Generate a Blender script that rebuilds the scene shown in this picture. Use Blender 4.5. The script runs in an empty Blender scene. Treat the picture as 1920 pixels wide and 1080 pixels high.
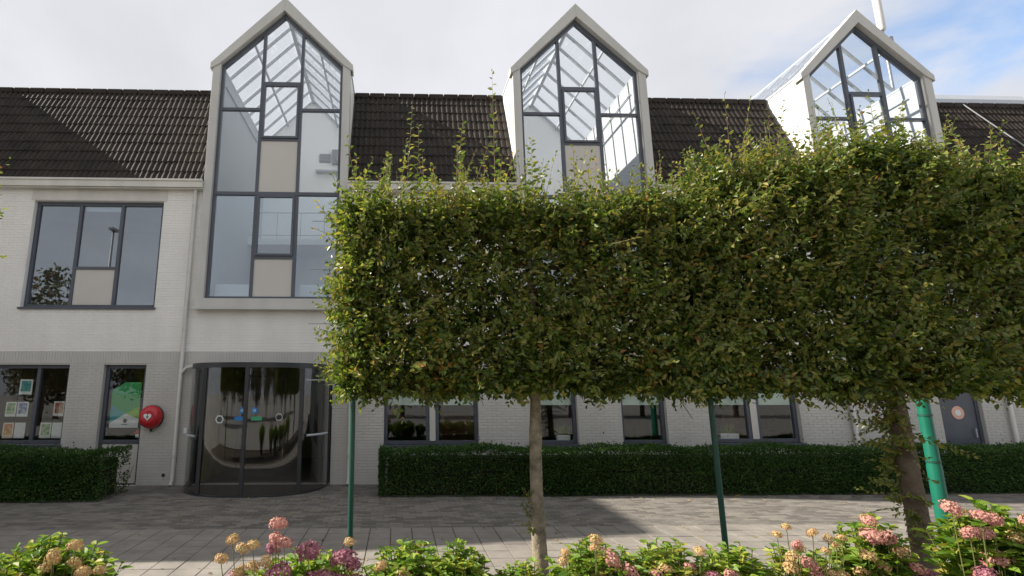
import bpy, math, random
import numpy as np
from mathutils import Vector, Matrix

R = math.radians
rng = np.random.default_rng(11)
random.seed(5)
scene = bpy.context.scene
C = scene.collection

# ------------------------------------------------------------------ camera
cam_d = bpy.data.cameras.new('camera')
cam = bpy.data.objects.new('camera', cam_d)
C.objects.link(cam)
cam.location = (0, -12.2, 1.98)
cam.rotation_euler = (R(90 + 11.0), 0, R(-1.7))
cam_d.sensor_fit = 'HORIZONTAL'
cam_d.sensor_width = 36
cam_d.lens = 36 * 1000 / 1920
cam_d.shift_x = (960 - 775) / 1920
cam_d.clip_start = 0.05
cam_d.clip_end = 2000
scene.camera = cam
scene.render.resolution_x, scene.render.resolution_y = 1024, 576

# ------------------------------------------------------------------ sky and sun
SUN_EL, SUN_BACK = R(35), R(8.5)       # sun from the left, a little behind the facade
sun_dir = Vector((-math.cos(SUN_EL) * math.cos(SUN_BACK), math.cos(SUN_EL) * math.sin(SUN_BACK), math.sin(SUN_EL)))
world = bpy.data.worlds.new('World')
scene.world = world
world.use_nodes = True
nt = world.node_tree
nt.nodes.clear()
N = nt.nodes.new
L = nt.links.new
out = N('ShaderNodeOutputWorld')
bg = N('ShaderNodeBackground'); bg.inputs['Strength'].default_value = 0.15
sky = N('ShaderNodeTexSky'); sky.sky_type = 'NISHITA'; sky.sun_disc = False
sky.sun_elevation = SUN_EL
sky.sun_rotation = math.atan2(sun_dir.x, sun_dir.y)
sky.air_density = 1.0; sky.dust_density = 1.5; sky.ozone_density = 1.0
tc = N('ShaderNodeTexCoord')
sep = N('ShaderNodeSeparateXYZ'); L(tc.outputs['Generated'], sep.inputs[0])
def wm(op, a, b=None):
    n = N('ShaderNodeMath'); n.operation = op
    for i, v in enumerate((a, b)):
        if v is None: continue
        if isinstance(v, (int, float)): n.inputs[i].default_value = v
        else: L(v, n.inputs[i])
    return n.outputs[0]
zz = wm('ADD', wm('MAXIMUM', sep.outputs['Z'], 0.0), 0.22)
u = wm('DIVIDE', sep.outputs['X'], zz)
v = wm('DIVIDE', sep.outputs['Y'], zz)
comb = N('ShaderNodeCombineXYZ'); L(u, comb.inputs[0]); L(v, comb.inputs[1])
cn = N('ShaderNodeTexNoise'); cn.inputs['Scale'].default_value = 1.7; cn.inputs['Detail'].default_value = 7
cn.inputs['Roughness'].default_value = 0.55; cn.inputs['Distortion'].default_value = 0.5
mp = N('ShaderNodeMapping'); mp.inputs['Location'].default_value = (3.4, 1.2, 0); mp.inputs['Scale'].default_value = (1.0, 0.75, 1)
L(comb.outputs[0], mp.inputs[0]); L(mp.outputs[0], cn.inputs['Vector'])
# the cloud sheet thins out towards the east (+X)
front = N('ShaderNodeMapRange'); front.inputs['From Min'].default_value = 0.1; front.inputs['From Max'].default_value = 1.0
front.inputs['To Min'].default_value = 0.55; front.inputs['To Max'].default_value = 0.05
L(u, front.inputs['Value'])
cover = wm('ADD', cn.outputs['Fac'], front.outputs[0])
cr = N('ShaderNodeMapRange'); cr.interpolation_type = 'SMOOTHSTEP'
cr.inputs['From Min'].default_value = 0.36; cr.inputs['From Max'].default_value = 0.60
L(cover, cr.inputs['Value'])
cn2 = N('ShaderNodeTexNoise'); cn2.inputs['Scale'].default_value = 2.6; cn2.inputs['Detail'].default_value = 4
L(mp.outputs[0], cn2.inputs['Vector'])
ccol = N('ShaderNodeMix'); ccol.data_type = 'RGBA'
ccol.inputs['A'].default_value = (2.15, 2.2, 2.4, 1); ccol.inputs['B'].default_value = (3.4, 3.43, 3.56, 1)
L(cn2.outputs['Fac'], ccol.inputs['Factor'])
mixs = N('ShaderNodeMix'); mixs.data_type = 'RGBA'
L(cr.outputs[0], mixs.inputs['Factor']); L(sky.outputs[0], mixs.inputs['A']); L(ccol.outputs['Result'], mixs.inputs['B'])
L(mixs.outputs['Result'], bg.inputs['Color']); L(bg.outputs[0], out.inputs[0])

sun_d = bpy.data.lights.new('sun', 'SUN')
sun_d.energy = 5.0; sun_d.angle = R(0.6); sun_d.color = (1.0, 0.93, 0.82)
sun = bpy.data.objects.new('sun', sun_d); C.objects.link(sun)
sun.rotation_euler = sun_dir.to_track_quat('Z', 'Y').to_euler()
sun.location = (-30, 5, 30)

vs = scene.view_settings
vs.view_transform = 'Standard'; vs.look = 'None'; vs.gamma = 1.0; vs.use_curve_mapping = False
vs.exposure = 0.92

# ------------------------------------------------------------------ materials
M = {}
def new_mat(name):
    m = bpy.data.materials.new(name); m.use_nodes = True
    t = m.node_tree; t.nodes.clear()
    o = t.nodes.new('ShaderNodeOutputMaterial')
    M[name] = m
    return m, t, o
def paint(name, col, rough=0.6, metal=0.0, var=0.12, scale=3.0, bump=0.0, bscale=60.0, spec=0.4, streak=0.0):
    m, t, o = new_mat(name)
    p = t.nodes.new('ShaderNodeBsdfPrincipled')
    p.inputs['Roughness'].default_value = rough; p.inputs['Metallic'].default_value = metal
    p.inputs['Specular IOR Level'].default_value = spec
    g = t.nodes.new('ShaderNodeNewGeometry')
    n = t.nodes.new('ShaderNodeTexNoise'); n.inputs['Scale'].default_value = scale; n.inputs['Detail'].default_value = 6
    n.inputs['Roughness'].default_value = 0.6
    t.links.new(g.outputs['Position'], n.inputs['Vector'])
    mr = t.nodes.new('ShaderNodeMapRange')
    mr.inputs['From Min'].default_value = 0.25; mr.inputs['From Max'].default_value = 0.75
    mr.inputs['To Min'].default_value = 1 - var; mr.inputs['To Max'].default_value = 1 + var
    t.links.new(n.outputs['Fac'], mr.inputs['Value'])
    src = mr.outputs[0]
    if streak:
        mp_ = t.nodes.new('ShaderNodeMapping'); mp_.inputs['Scale'].default_value = (1.8, 1.8, 0.3)
        n2 = t.nodes.new('ShaderNodeTexNoise'); n2.inputs['Scale'].default_value = 1.6; n2.inputs['Detail'].default_value = 5
        t.links.new(g.outputs['Position'], mp_.inputs[0]); t.links.new(mp_.outputs[0], n2.inputs['Vector'])
        mr2 = t.nodes.new('ShaderNodeMapRange'); mr2.inputs['From Min'].default_value = 0.35; mr2.inputs['From Max'].default_value = 0.7
        mr2.inputs['To Min'].default_value = 1.0; mr2.inputs['To Max'].default_value = 1 - streak
        t.links.new(n2.outputs['Fac'], mr2.inputs['Value'])
        mm = t.nodes.new('ShaderNodeMath'); mm.operation = 'MULTIPLY'
        t.links.new(src, mm.inputs[0]); t.links.new(mr2.outputs[0], mm.inputs[1]); src = mm.outputs[0]
    vm = t.nodes.new('ShaderNodeVectorMath'); vm.operation = 'SCALE'
    vm.inputs[0].default_value = col[:3]
    t.links.new(src, vm.inputs['Scale'])
    t.links.new(vm.outputs[0], p.inputs['Base Color'])
    if bump:
        nb = t.nodes.new('ShaderNodeTexNoise'); nb.inputs['Scale'].default_value = bscale; nb.inputs['Detail'].default_value = 4
        t.links.new(g.outputs['Position'], nb.inputs['Vector'])
        b = t.nodes.new('ShaderNodeBump'); b.inputs['Strength'].default_value = bump; b.inputs['Distance'].default_value = 0.01
        t.links.new(nb.outputs['Fac'], b.inputs['Height']); t.links.new(b.outputs[0], p.inputs['Normal'])
    t.links.new(p.outputs[0], o.inputs[0])
    return m
def island_mat(name, stops, rough=0.5, transl=0.0, tcol=None, spec=0.35, pos_scale=0.0):
    """colour chosen per loose piece (leaf, petal, brick) along a ramp"""
    m, t, o = new_mat(name)
    g = t.nodes.new('ShaderNodeNewGeometry')
    rp = t.nodes.new('ShaderNodeValToRGB')
    el = rp.color_ramp.elements
    while len(el) < len(stops): el.new(0.5)
    for e, (pos, c) in zip(el, stops): e.position = pos; e.color = (*c, 1)
    src = g.outputs['Random Per Island']
    if pos_scale:
        n = t.nodes.new('ShaderNodeTexNoise'); n.inputs['Scale'].default_value = pos_scale; n.inputs['Detail'].default_value = 2
        t.links.new(g.outputs['Position'], n.inputs['Vector'])
        a = t.nodes.new('ShaderNodeMath'); a.operation = 'MULTIPLY_ADD'; a.inputs[1].default_value = 0.6; a.inputs[2].default_value = -0.34
        t.links.new(n.outputs['Fac'], a.inputs[0])
        b = t.nodes.new('ShaderNodeMath'); b.operation = 'ADD'; b.use_clamp = True
        t.links.new(src, b.inputs[0]); t.links.new(a.outputs[0], b.inputs[1]); src = b.outputs[0]
    t.links.new(src, rp.inputs[0])
    p = t.nodes.new('ShaderNodeBsdfPrincipled'); p.inputs['Roughness'].default_value = rough
    p.inputs['Specular IOR Level'].default_value = spec
    t.links.new(rp.outputs[0], p.inputs['Base Color'])
    if transl:
        tr = t.nodes.new('ShaderNodeBsdfTranslucent')
        mxc = t.nodes.new('ShaderNodeMix'); mxc.data_type = 'RGBA'; mxc.blend_type = 'MULTIPLY'
        mxc.inputs['Factor'].default_value = 1.0; mxc.inputs['B'].default_value = (*(tcol or (1, 1, 1)), 1)
        t.links.new(rp.outputs[0], mxc.inputs['A']); t.links.new(mxc.outputs['Result'], tr.inputs['Color'])
        ms = t.nodes.new('ShaderNodeMixShader'); ms.inputs[0].default_value = transl
        t.links.new(p.outputs[0], ms.inputs[1]); t.links.new(tr.outputs[0], ms.inputs[2])
        t.links.new(ms.outputs[0], o.inputs[0])
    else:
        t.links.new(p.outputs[0], o.inputs[0])
    return m
def glass(name, refl, tint=(0.9, 0.93, 0.93), wav=0.0):
    m, t, o = new_mat(name)
    tr = t.nodes.new('ShaderNodeBsdfTransparent'); tr.inputs[0].default_value = (*tint, 1)
    gl = t.nodes.new('ShaderNodeBsdfGlossy'); gl.inputs['Roughness'].default_value = 0.0
    gl.inputs['Color'].default_value = (0.93, 0.96, 1.0, 1)
    # Schlick reflectance, the same from both faces of the pane
    ge = t.nodes.new('ShaderNodeNewGeometry')
    dt = t.nodes.new('ShaderNodeVectorMath'); dt.operation = 'DOT_PRODUCT'
    t.links.new(ge.outputs['Incoming'], dt.inputs[0]); t.links.new(ge.outputs['Normal'], dt.inputs[1])
    def mth(op, a, b=0.0):
        q = t.nodes.new('ShaderNodeMath'); q.operation = op; q.use_clamp = (op == 'MULTIPLY_ADD')
        for i, v in enumerate((a, b)):
            if isinstance(v, (int, float)): q.inputs[i].default_value = v
            else: t.links.new(v, q.inputs[i])
        return q
    pw = mth('POWER', mth('SUBTRACT', 1.0, mth('ABSOLUTE', dt.outputs['Value']).outputs[0]).outputs[0], 5.0)
    fr = mth('MULTIPLY_ADD', pw.outputs[0], 1.0 - refl - 0.035); fr.inputs[2].default_value = refl + 0.035
    if wav:
        g = t.nodes.new('ShaderNodeNewGeometry')
        n = t.nodes.new('ShaderNodeTexNoise'); n.inputs['Scale'].default_value = 1.1; n.inputs['Detail'].default_value = 1
        t.links.new(g.outputs['Position'], n.inputs['Vector'])
        b = t.nodes.new('ShaderNodeBump'); b.inputs['Strength'].default_value = wav; b.inputs['Distance'].default_value = 0.02
        t.links.new(n.outputs['Fac'], b.inputs['Height']); t.links.new(b.outputs[0], gl.inputs['Normal'])
    mx = t.nodes.new('ShaderNodeMixShader')
    t.links.new(fr.outputs[0], mx.inputs[0])
    t.links.new(tr.outputs[0], mx.inputs[1]); t.links.new(gl.outputs[0], mx.inputs[2]); t.links.new(mx.outputs[0], o.inputs[0])
    return m
def print_mat(name, paper, c1, c2, scale=9):
    """a printed sheet: pale border, blotchy picture inside (object-space Generated)"""
    m, t, o = new_mat(name)
    tcn = t.nodes.new('ShaderNodeTexCoord')
    s = t.nodes.new('ShaderNodeSeparateXYZ'); t.links.new(tcn.outputs['Generated'], s.inputs[0])
    def mth(op, a, b):
        n = t.nodes.new('ShaderNodeMath'); n.operation = op
        for i, v in enumerate((a, b)):
            if isinstance(v, (int, float)): n.inputs[i].default_value = v
            else: t.links.new(v, n.inputs[i])
        return n.outputs[0]
    ex = mth('LESS_THAN', mth('ABSOLUTE', mth('SUBTRACT', s.outputs['X'], 0.5), 0), 0.38)
    ez = mth('LESS_THAN', mth('ABSOLUTE', mth('SUBTRACT', s.outputs['Z'], 0.55), 0), 0.36)
    inside = mth('MULTIPLY', ex, ez)
    n = t.nodes.new('ShaderNodeTexNoise'); n.inputs['Scale'].default_value = scale; n.inputs['Detail'].default_value = 3
    g = t.nodes.new('ShaderNodeNewGeometry'); t.links.new(g.outputs['Position'], n.inputs['Vector'])
    r = t.nodes.new('ShaderNodeValToRGB'); r.color_ramp.elements[0].position = 0.42; r.color_ramp.elements[1].position = 0.56
    r.color_ramp.elements[0].color = (*c1, 1); r.color_ramp.elements[1].color = (*c2, 1)
    t.links.new(n.outputs['Fac'], r.inputs[0])
    mx = t.nodes.new('ShaderNodeMix'); mx.data_type = 'RGBA'; mx.inputs['A'].default_value = (*paper, 1)
    t.links.new(inside, mx.inputs['Factor']); t.links.new(r.outputs[0], mx.inputs['B'])
    p = t.nodes.new('ShaderNodeBsdfPrincipled'); p.inputs['Roughness'].default_value = 0.4
    t.links.new(mx.outputs['Result'], p.inputs['Base Color']); t.links.new(p.outputs[0], o.inputs[0])
    return m

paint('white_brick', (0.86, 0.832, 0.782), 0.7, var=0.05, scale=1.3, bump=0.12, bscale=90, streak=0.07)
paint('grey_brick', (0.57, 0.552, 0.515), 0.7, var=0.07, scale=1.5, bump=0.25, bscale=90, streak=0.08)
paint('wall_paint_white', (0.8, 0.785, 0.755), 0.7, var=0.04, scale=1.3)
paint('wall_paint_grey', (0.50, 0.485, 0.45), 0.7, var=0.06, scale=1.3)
paint('cheek_white', (0.84, 0.82, 0.77), 0.55, var=0.03, scale=1.0, streak=0.05)
paint('cream_trim', (0.66, 0.635, 0.57), 0.5, var=0.06, scale=2.5, streak=0.14)
paint('bay_trim', (0.545, 0.535, 0.495), 0.45, var=0.05, scale=2.0, streak=0.1)
paint('dark_frame', (0.085, 0.095, 0.115), 0.35, var=0.12, scale=4)
paint('door_frame', (0.04, 0.042, 0.045), 0.35, var=0.1, scale=4)
paint('panel_beige', (0.56, 0.53, 0.48), 0.6, var=0.03, scale=2)
paint('interior_white', (0.88, 0.88, 0.87), 0.8, var=0.02, scale=1)
paint('shade_grey', (0.47, 0.495, 0.52), 0.8, var=0.02, scale=1)  # bluish shade of the white bay walls, put into the colour
paint('interior_dark', (0.16, 0.14, 0.12), 0.9, var=0.3, scale=0.8)
paint('lobby_reflection_olive', (0.24, 0.19, 0.07), 0.7, var=0.4, scale=2.5)  # olive brown of the door glass reflections, put into the lobby wall colour
paint('interior_mid', (0.45, 0.46, 0.47), 0.9, var=0.15, scale=0.8)
paint('interior_floor', (0.10, 0.085, 0.075), 0.6, var=0.2, scale=2)
paint('aluminium', (0.50, 0.53, 0.56), 0.4, metal=0.2, var=0.05)
paint('pipe_grey', (0.60, 0.585, 0.55), 0.45, var=0.08, scale=5, streak=0.1)
paint('roof_felt', (0.10, 0.10, 0.10), 0.9, var=0.2, scale=3)
paint('red_gloss', (0.52, 0.025, 0.035), 0.25, var=0.05, scale=4, spec=0.5)
paint('black_plastic', (0.02, 0.02, 0.022), 0.4, var=0.1)
paint('white_plastic', (0.8, 0.8, 0.8), 0.35, var=0.03)
paint('green_post', (0.018, 0.075, 0.055), 0.38, var=0.2, scale=6, bump=0.1)
paint('green_pole', (0.008, 0.125, 0.08), 0.33, var=0.12, scale=5, bump=0.05)
paint('bark_pale', (0.25, 0.21, 0.145), 0.9, var=0.6, scale=11, bump=1.0, bscale=34)
paint('bark_dark', (0.13, 0.10, 0.07), 0.9, var=0.4, scale=9, bump=1.0, bscale=34)
paint('twig', (0.13, 0.085, 0.045), 0.8, var=0.25, scale=12)
paint('green_stem', (0.13, 0.14, 0.04), 0.7, var=0.3, scale=12)
paint('soil', (0.055, 0.04, 0.028), 0.95, var=0.4, scale=7, bump=1.0, bscale=25)
paint('street_bounce_grey', (0.27, 0.255, 0.235), 0.9, var=0.25, scale=2, bump=0.5, bscale=120)  # unseen street surface, tone raised to bounce sunlight onto the facade
paint('pale_sand', (0.135, 0.122, 0.108), 0.95, var=0.25, scale=6)
paint('joint_sand', (0.075, 0.068, 0.058), 0.95, var=0.35, scale=6)
paint('blind_green', (0.56, 0.66, 0.60), 0.8, var=0.04)
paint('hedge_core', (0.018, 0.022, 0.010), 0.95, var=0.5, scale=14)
paint('sticker_blue', (0.03, 0.2, 0.5), 0.4); paint('sticker_green', (0.05, 0.35, 0.17), 0.4)
paint('sticker_pale', (0.62, 0.66, 0.66), 0.4); paint('sticker_red', (0.55, 0.05, 0.05), 0.4)
paint('sticker_peach', (0.72, 0.42, 0.32), 0.4)
paint('poster_green', (0.03, 0.36, 0.10), 0.4, var=0.04); paint('poster_teal', (0.03, 0.36, 0.38), 0.4, var=0.04)
paint('poster_lime', (0.27, 0.56, 0.04), 0.4, var=0.04); paint('poster_white', (0.75, 0.77, 0.76), 0.4, var=0.02)
paint('warm_wood', (0.26, 0.12, 0.045), 0.5, var=0.4, scale=3)
paint('mast_white', (0.62, 0.62, 0.6), 0.4, var=0.05); paint('galvanised', (0.32, 0.33, 0.34), 0.45, metal=0.6, var=0.12)
island_mat('paver_brick', [(0, (0.115, 0.104, 0.092)), (0.5, (0.165, 0.150, 0.133)), (1, (0.215, 0.196, 0.172))], 0.85, pos_scale=2.0)
paint('paver_slab', (0.225, 0.205, 0.18), 0.85, var=0.26, scale=2.6, bump=0.35, bscale=110)
paint('roof_tile', (0.026, 0.020, 0.0155), 0.7, var=0.6, scale=2.2, bump=0.25, bscale=70, spec=0.25)
glass('glass_clear', 0.0, (0.972, 0.98, 0.982))
glass('glass_roof', 0.0, (0.972, 0.98, 0.982))
glass('glass_upper', 0.12, (0.80, 0.86, 0.90), wav=0.012)
glass('glass_bay_low', 0.10, (0.84, 0.89, 0.92), wav=0.010)
glass('glass_ground', 0.012, (0.92, 0.93, 0.92), wav=0.02)
glass('glass_door', 0.03, (0.86, 0.86, 0.84), wav=0.05)
G1 = (0.034, 0.066, 0.010); G2 = (0.092, 0.146, 0.022); G3 = (0.21, 0.245, 0.042); G4 = (0.32, 0.27, 0.06); G5 = (0.26, 0.12, 0.02)
island_mat('hornbeam_leaf', [(0, G1), (0.40, G2), (0.78, G3), (0.985, G4), (1, G5)], 0.36, 0.42, (1.45, 1.42, 0.85), spec=0.5, pos_scale=1.6)
island_mat('hornbeam_leaf_young', [(0, G2), (0.4, (0.125, 0.175, 0.034)), (0.75, (0.235, 0.25, 0.06)), (0.985, G4), (1, G5)], 0.36, 0.42, (1.45, 1.42, 0.85), spec=0.5, pos_scale=1.6)
island_mat('hedge_leaf', [(0, (0.022, 0.058, 0.016)), (0.6, (0.048, 0.105, 0.024)), (1, (0.10, 0.165, 0.038))], 0.5, 0.2, (1.3, 1.4, 0.7), spec=0.2, pos_scale=1.4)
island_mat('hydrangea_leaf', [(0, (0.08, 0.17, 0.02)), (0.45, (0.17, 0.28, 0.035)), (0.85, (0.32, 0.37, 0.06)), (1, (0.42, 0.33, 0.08))], 0.5, 0.42, (1.4, 1.4, 0.7), pos_scale=2.5)
island_mat('petal_mauve', [(0, (0.18, 0.055, 0.095)), (0.6, (0.31, 0.11, 0.15)), (1, (0.43, 0.21, 0.22))], 0.6, 0.2)
island_mat('petal_pink', [(0, (0.40, 0.15, 0.14)), (0.6, (0.52, 0.25, 0.21)), (1, (0.58, 0.38, 0.25))], 0.6, 0.2)
island_mat('petal_tan', [(0, (0.42, 0.21, 0.10)), (0.5, (0.52, 0.33, 0.16)), (0.85, (0.50, 0.44, 0.17)), (1, (0.34, 0.38, 0.10))], 0.6, 0.2)
island_mat('fallen_leaf', [(0, (0.30, 0.17, 0.05)), (0.5, (0.38, 0.30, 0.10)), (1, (0.16, 0.09, 0.04))], 0.7)
island_mat('street_tree_leaf', [(0, (0.03, 0.045, 0.012)), (0.5, (0.07, 0.085, 0.018)), (0.85, (0.16, 0.12, 0.025)), (1, (0.2, 0.09, 0.02))], 0.6, 0.2)
print_mat('print_teal', (0.75, 0.78, 0.76), (0.03, 0.22, 0.26), (0.10, 0.35, 0.34))
print_mat('print_green', (0.72, 0.72, 0.70), (0.05, 0.25, 0.06), (0.35, 0.45, 0.25), 14)
print_mat('print_violet', (0.70, 0.72, 0.74), (0.10, 0.10, 0.38), (0.35, 0.45, 0.40), 14)
print_mat('print_orange', (0.75, 0.62, 0.5), (0.55, 0.12, 0.04), (0.55, 0.40, 0.10), 14)
print_mat('print_red', (0.70, 0.69, 0.66), (0.35, 0.06, 0.05), (0.45, 0.30, 0.22), 14)
print_mat('print_pale', (0.72, 0.74, 0.74), (0.62, 0.65, 0.66), (0.72, 0.74, 0.75), 30)

# ------------------------------------------------------------------ mesh helpers
def link(o, parent=None):
    C.objects.link(o)
    if parent is not None: o.parent = parent
    return o
def tag(o, label=None, cat=None, group=None, kind=None):
    if label: o['label'] = label
    if cat: o['category'] = cat
    if group: o['group'] = group
    if kind: o['kind'] = kind
    return o
def empty(name, loc, label=None, cat=None, group=None):
    o = bpy.data.objects.new(name, None); o.location = loc; o.empty_display_size = 0.2
    link(o); return tag(o, label, cat, group)
def np_mesh(name, V, F, mats, smooth=False, mi=None):
    me = bpy.data.meshes.new(name)
    V = np.asarray(V, np.float32); F = np.asarray(F, np.int32)
    n, k = F.shape
    me.vertices.add(len(V)); me.vertices.foreach_set('co', V.ravel())
    me.loops.add(n * k); me.loops.foreach_set('vertex_index', F.ravel())
    me.polygons.add(n); me.polygons.foreach_set('loop_start', np.arange(0, n * k, k, dtype=np.int32))
    try: me.polygons.foreach_set('loop_total', np.full(n, k, np.int32))
    except Exception: pass
    for m in mats: me.materials.append(M[m])
    if mi is not None: me.polygons.foreach_set('material_index', np.asarray(mi, np.int32))
    me.polygons.foreach_set('use_smooth', np.full(n, smooth))
    me.update(calc_edges=True); me.validate()
    return me
class MB:
    def __init__(self): self.v = []; self.f = []; self.m = []
    def poly(self, pts, m=0):
        i = len(self.v); self.v += [tuple(p) for p in pts]; self.f.append(list(range(i, i + len(pts)))); self.m.append(m)
    def box(self, x0, x1, y0, y1, z0, z1, m=0):
        i = len(self.v)
        self.v += [(x, y, z) for z in (z0, z1) for y in (y0, y1) for x in (x0, x1)]
        for f in ((0, 2, 3, 1), (4, 5, 7, 6), (0, 1, 5, 4), (2, 6, 7, 3), (0, 4, 6, 2), (1, 3, 7, 5)):
            self.f.append([i + k for k in f]); self.m.append(m)
        return self
    def prism(self, pts, y0, y1, m=0):
        """polygon in the XZ plane (counter-clockwise seen from -Y) pushed from y0 to y1"""
        n = len(pts); i = len(self.v)
        self.v += [(x, y0, z) for x, z in pts] + [(x, y1, z) for x, z in pts]
        self.f.append([i + k for k in range(n)]); self.m.append(m)
        self.f.append([i + n + k for k in reversed(range(n))]); self.m.append(m)
        for k in range(n):
            a, b = k, (k + 1) % n
            self.f.append([i + b, i + a, i + n + a, i + n + b]); self.m.append(m)
        return self
    def bar(self, p, q, w, h, up=(0, 0, 1), m=0):
        """rectangular bar from p to q"""
        p = Vector(p); q = Vector(q); d = (q - p).normalized(); s = d.cross(Vector(up)).normalized(); t = s.cross(d)
        i = len(self.v)
        for c in (p, q):
            for a, b in ((-1, -1), (1, -1), (1, 1), (-1, 1)):
                self.v.append(tuple(c + s * (a * w / 2) + t * (b * h / 2)))
        for f in ((0, 1, 2, 3), (7, 6, 5, 4), (0, 4, 5, 1), (1, 5, 6, 2), (2, 6, 7, 3), (3, 7, 4, 0)):
            self.f.append([i + k for k in f]); self.m.append(m)
        return self
    def tube(self, pts, rad, n=10, m=0, cap=True):
        pts = [Vector(p) for p in pts]
        if not hasattr(rad, '__len__'): rad = [rad] * len(pts)
        i = len(self.v); s = None
        for k, p in enumerate(pts):
            d = (pts[min(k + 1, len(pts) - 1)] - pts[max(k - 1, 0)]).normalized()
            if s is None: s = d.orthogonal().normalized()
            s = (s - d * s.dot(d)).normalized(); t = d.cross(s)
            for a in range(n):
                an = 2 * math.pi * a / n
                self.v.append(tuple(p + s * (math.cos(an) * rad[k]) + t * (math.sin(an) * rad[k])))
        for k in range(len(pts) - 1):
            for a in range(n):
                b = (a + 1) % n
                self.f.append([i + k * n + a, i + k * n + b, i + (k + 1) * n + b, i + (k + 1) * n + a]); self.m.append(m)
        if cap:
            self.f.append([i + a for a in reversed(range(n))]); self.m.append(m)
            e = i + (len(pts) - 1) * n
            self.f.append([e + a for a in range(n)]); self.m.append(m)
        return self
    def lathe(self, prof, n=24, m=0, axis='z', c=(0, 0, 0)):
        """prof: (radius, height) pairs"""
        i = len(self.v)
        for r, h in prof:
            for a in range(n):
                an = 2 * math.pi * a / n
                if axis == 'z': p = (c[0] + r * math.cos(an), c[1] + r * math.sin(an), c[2] + h)
                else: p = (c[0] + r * math.cos(an), c[1] - h, c[2] + r * math.sin(an))
                self.v.append(p)
        for k in range(len(prof) - 1):
            for a in range(n):
                b = (a + 1) % n
                self.f.append([i + k * n + a, i + k * n + b, i + (k + 1) * n + b, i + (k + 1) * n + a]); self.m.append(m)
        self.f.append([i + a for a in reversed(range(n))]); self.m.append(m)
        e = i + (len(prof) - 1) * n
        self.f.append([e + a for a in range(n)]); self.m.append(m)
        return self
    def mesh(self, name, mats, smooth=False):
        me = bpy.data.meshes.new(name); me.from_pydata(self.v, [], self.f)
        if isinstance(mats, str): mats = [mats]
        for m in mats: me.materials.append(M[m])
        me.polygons.foreach_set('material_index', np.array(self.m, np.int32))
        if smooth: me.polygons.foreach_set('use_smooth', np.ones(len(self.f), bool))
        me.update(); return me
    def build(self, name, mats, parent=None, smooth=False, bevel=0.0, auto=None):
        o = bpy.data.objects.new(name, self.mesh(name, mats, smooth)); link(o, parent)
        if bevel:
            b = o.modifiers.new('bevel', 'BEVEL'); b.width = bevel; b.segments = 2; b.limit_method = 'ANGLE'; b.angle_limit = R(40)
        if auto: o.data.set_sharp_from_angle(angle=R(auto))
        return o
def unit(a): return a / np.maximum(np.linalg.norm(a, axis=1, keepdims=True), 1e-9)
def leaf_arrays(P, D, Nn, Ln, W, fold=0.22, curl=0.12):
    D = unit(D); S = unit(np.cross(D, Nn)); Nn = np.cross(S, D)
    Ln = Ln[:, None]; W = W[:, None]
    a = P; tip = P + D * Ln - Nn * Ln * curl
    m1 = P + D * Ln * 0.34; m2 = P + D * Ln * 0.70 - Nn * Ln * curl * 0.4
    r1 = m1 + S * W * 0.5 + Nn * W * fold; l1 = m1 - S * W * 0.5 + Nn * W * fold
    r2 = m2 + S * W * 0.38 + Nn * W * fold * 0.8; l2 = m2 - S * W * 0.38 + Nn * W * fold * 0.8
    V = np.stack([a, r1, r2, tip, l2, l1], 1).reshape(-1, 3)
    b = (np.arange(len(P)) * 6)[:, None]
    F = np.concatenate([b + np.array([[0, 1, 2, 3]]), b + np.array([[0, 3, 4, 5]])], 0)
    return V, F
def diamond_arrays(P, D, Nn, Ln, W, fold=0.2):
    D = unit(D); S = unit(np.cross(D, Nn)); Nn = np.cross(S, D)
    Ln = Ln[:, None]; W = W[:, None]; m = P + D * Ln * 0.5 + Nn * W * fold
    V = np.stack([P, m + S * W * 0.5, P + D * Ln, m - S * W * 0.5], 1).reshape(-1, 3)
    b = (np.arange(len(P)) * 4)[:, None]
    return V, b + np.array([[0, 1, 2, 3]])
def join_arrays(parts):
    V = []; F = []; o = 0
    for v, f in parts:
        V.append(v); F.append(f + o); o += len(v)
    return np.concatenate(V), np.concatenate(F)
def shoots(P0, D0, Ln, nl, leaf, spread=0.9, lift=0.25, rg=rng):
    """leafy shoots: alternate leaves along bending twigs. returns leaf arrays and twig polylines"""
    S = len(P0); D0 = unit(D0)
    t = (np.arange(nl)[None, :] + rg.uniform(0.0, 0.7, (S, nl))) / nl
    t = np.clip(t + 0.04, 0, 1)[..., None]
    up = np.array([0, 0, 1.0])
    bend = rg.uniform(-0.2, 1.0, (S, 1, 1)) * lift
    pos = P0[:, None, :] + (D0[:, None, :] * t + up * bend * t * t) * Ln[:, None, None]
    tang = unit((D0[:, None, :] + up * 2 * bend * t).reshape(-1, 3))
    ref = unit(rg.normal(size=(S, 3)) + np.array([0, 0, 0.5]))
    side = unit(np.cross(tang, np.repeat(ref, nl, 0)))
    sgn = np.tile(np.where(np.arange(nl) % 2 == 0, 1, -1), S)[:, None]
    ax = tang * rg.uniform(0.3, 0.9, (S * nl, 1)) + side * sgn * spread + rg.normal(size=(S * nl, 3)) * 0.28 - up * 0.15
    nn = np.repeat(ref, nl, 0) * 0.8 + rg.normal(size=(S * nl, 3)) * 0.45 + up * 0.35
    tt = t.reshape(-1)
    size = leaf * (1.08 - 0.5 * tt ** 2) * rg.uniform(0.72, 1.18, S * nl)
    tw = [[P0[i], P0[i] + (D0[i] * .5 + up * bend[i, 0, 0] * .25) * Ln[i], P0[i] + (D0[i] + up * bend[i, 0, 0]) * Ln[i]] for i in range(S)]
    return pos.reshape(-1, 3), ax, nn, size, tw

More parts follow.
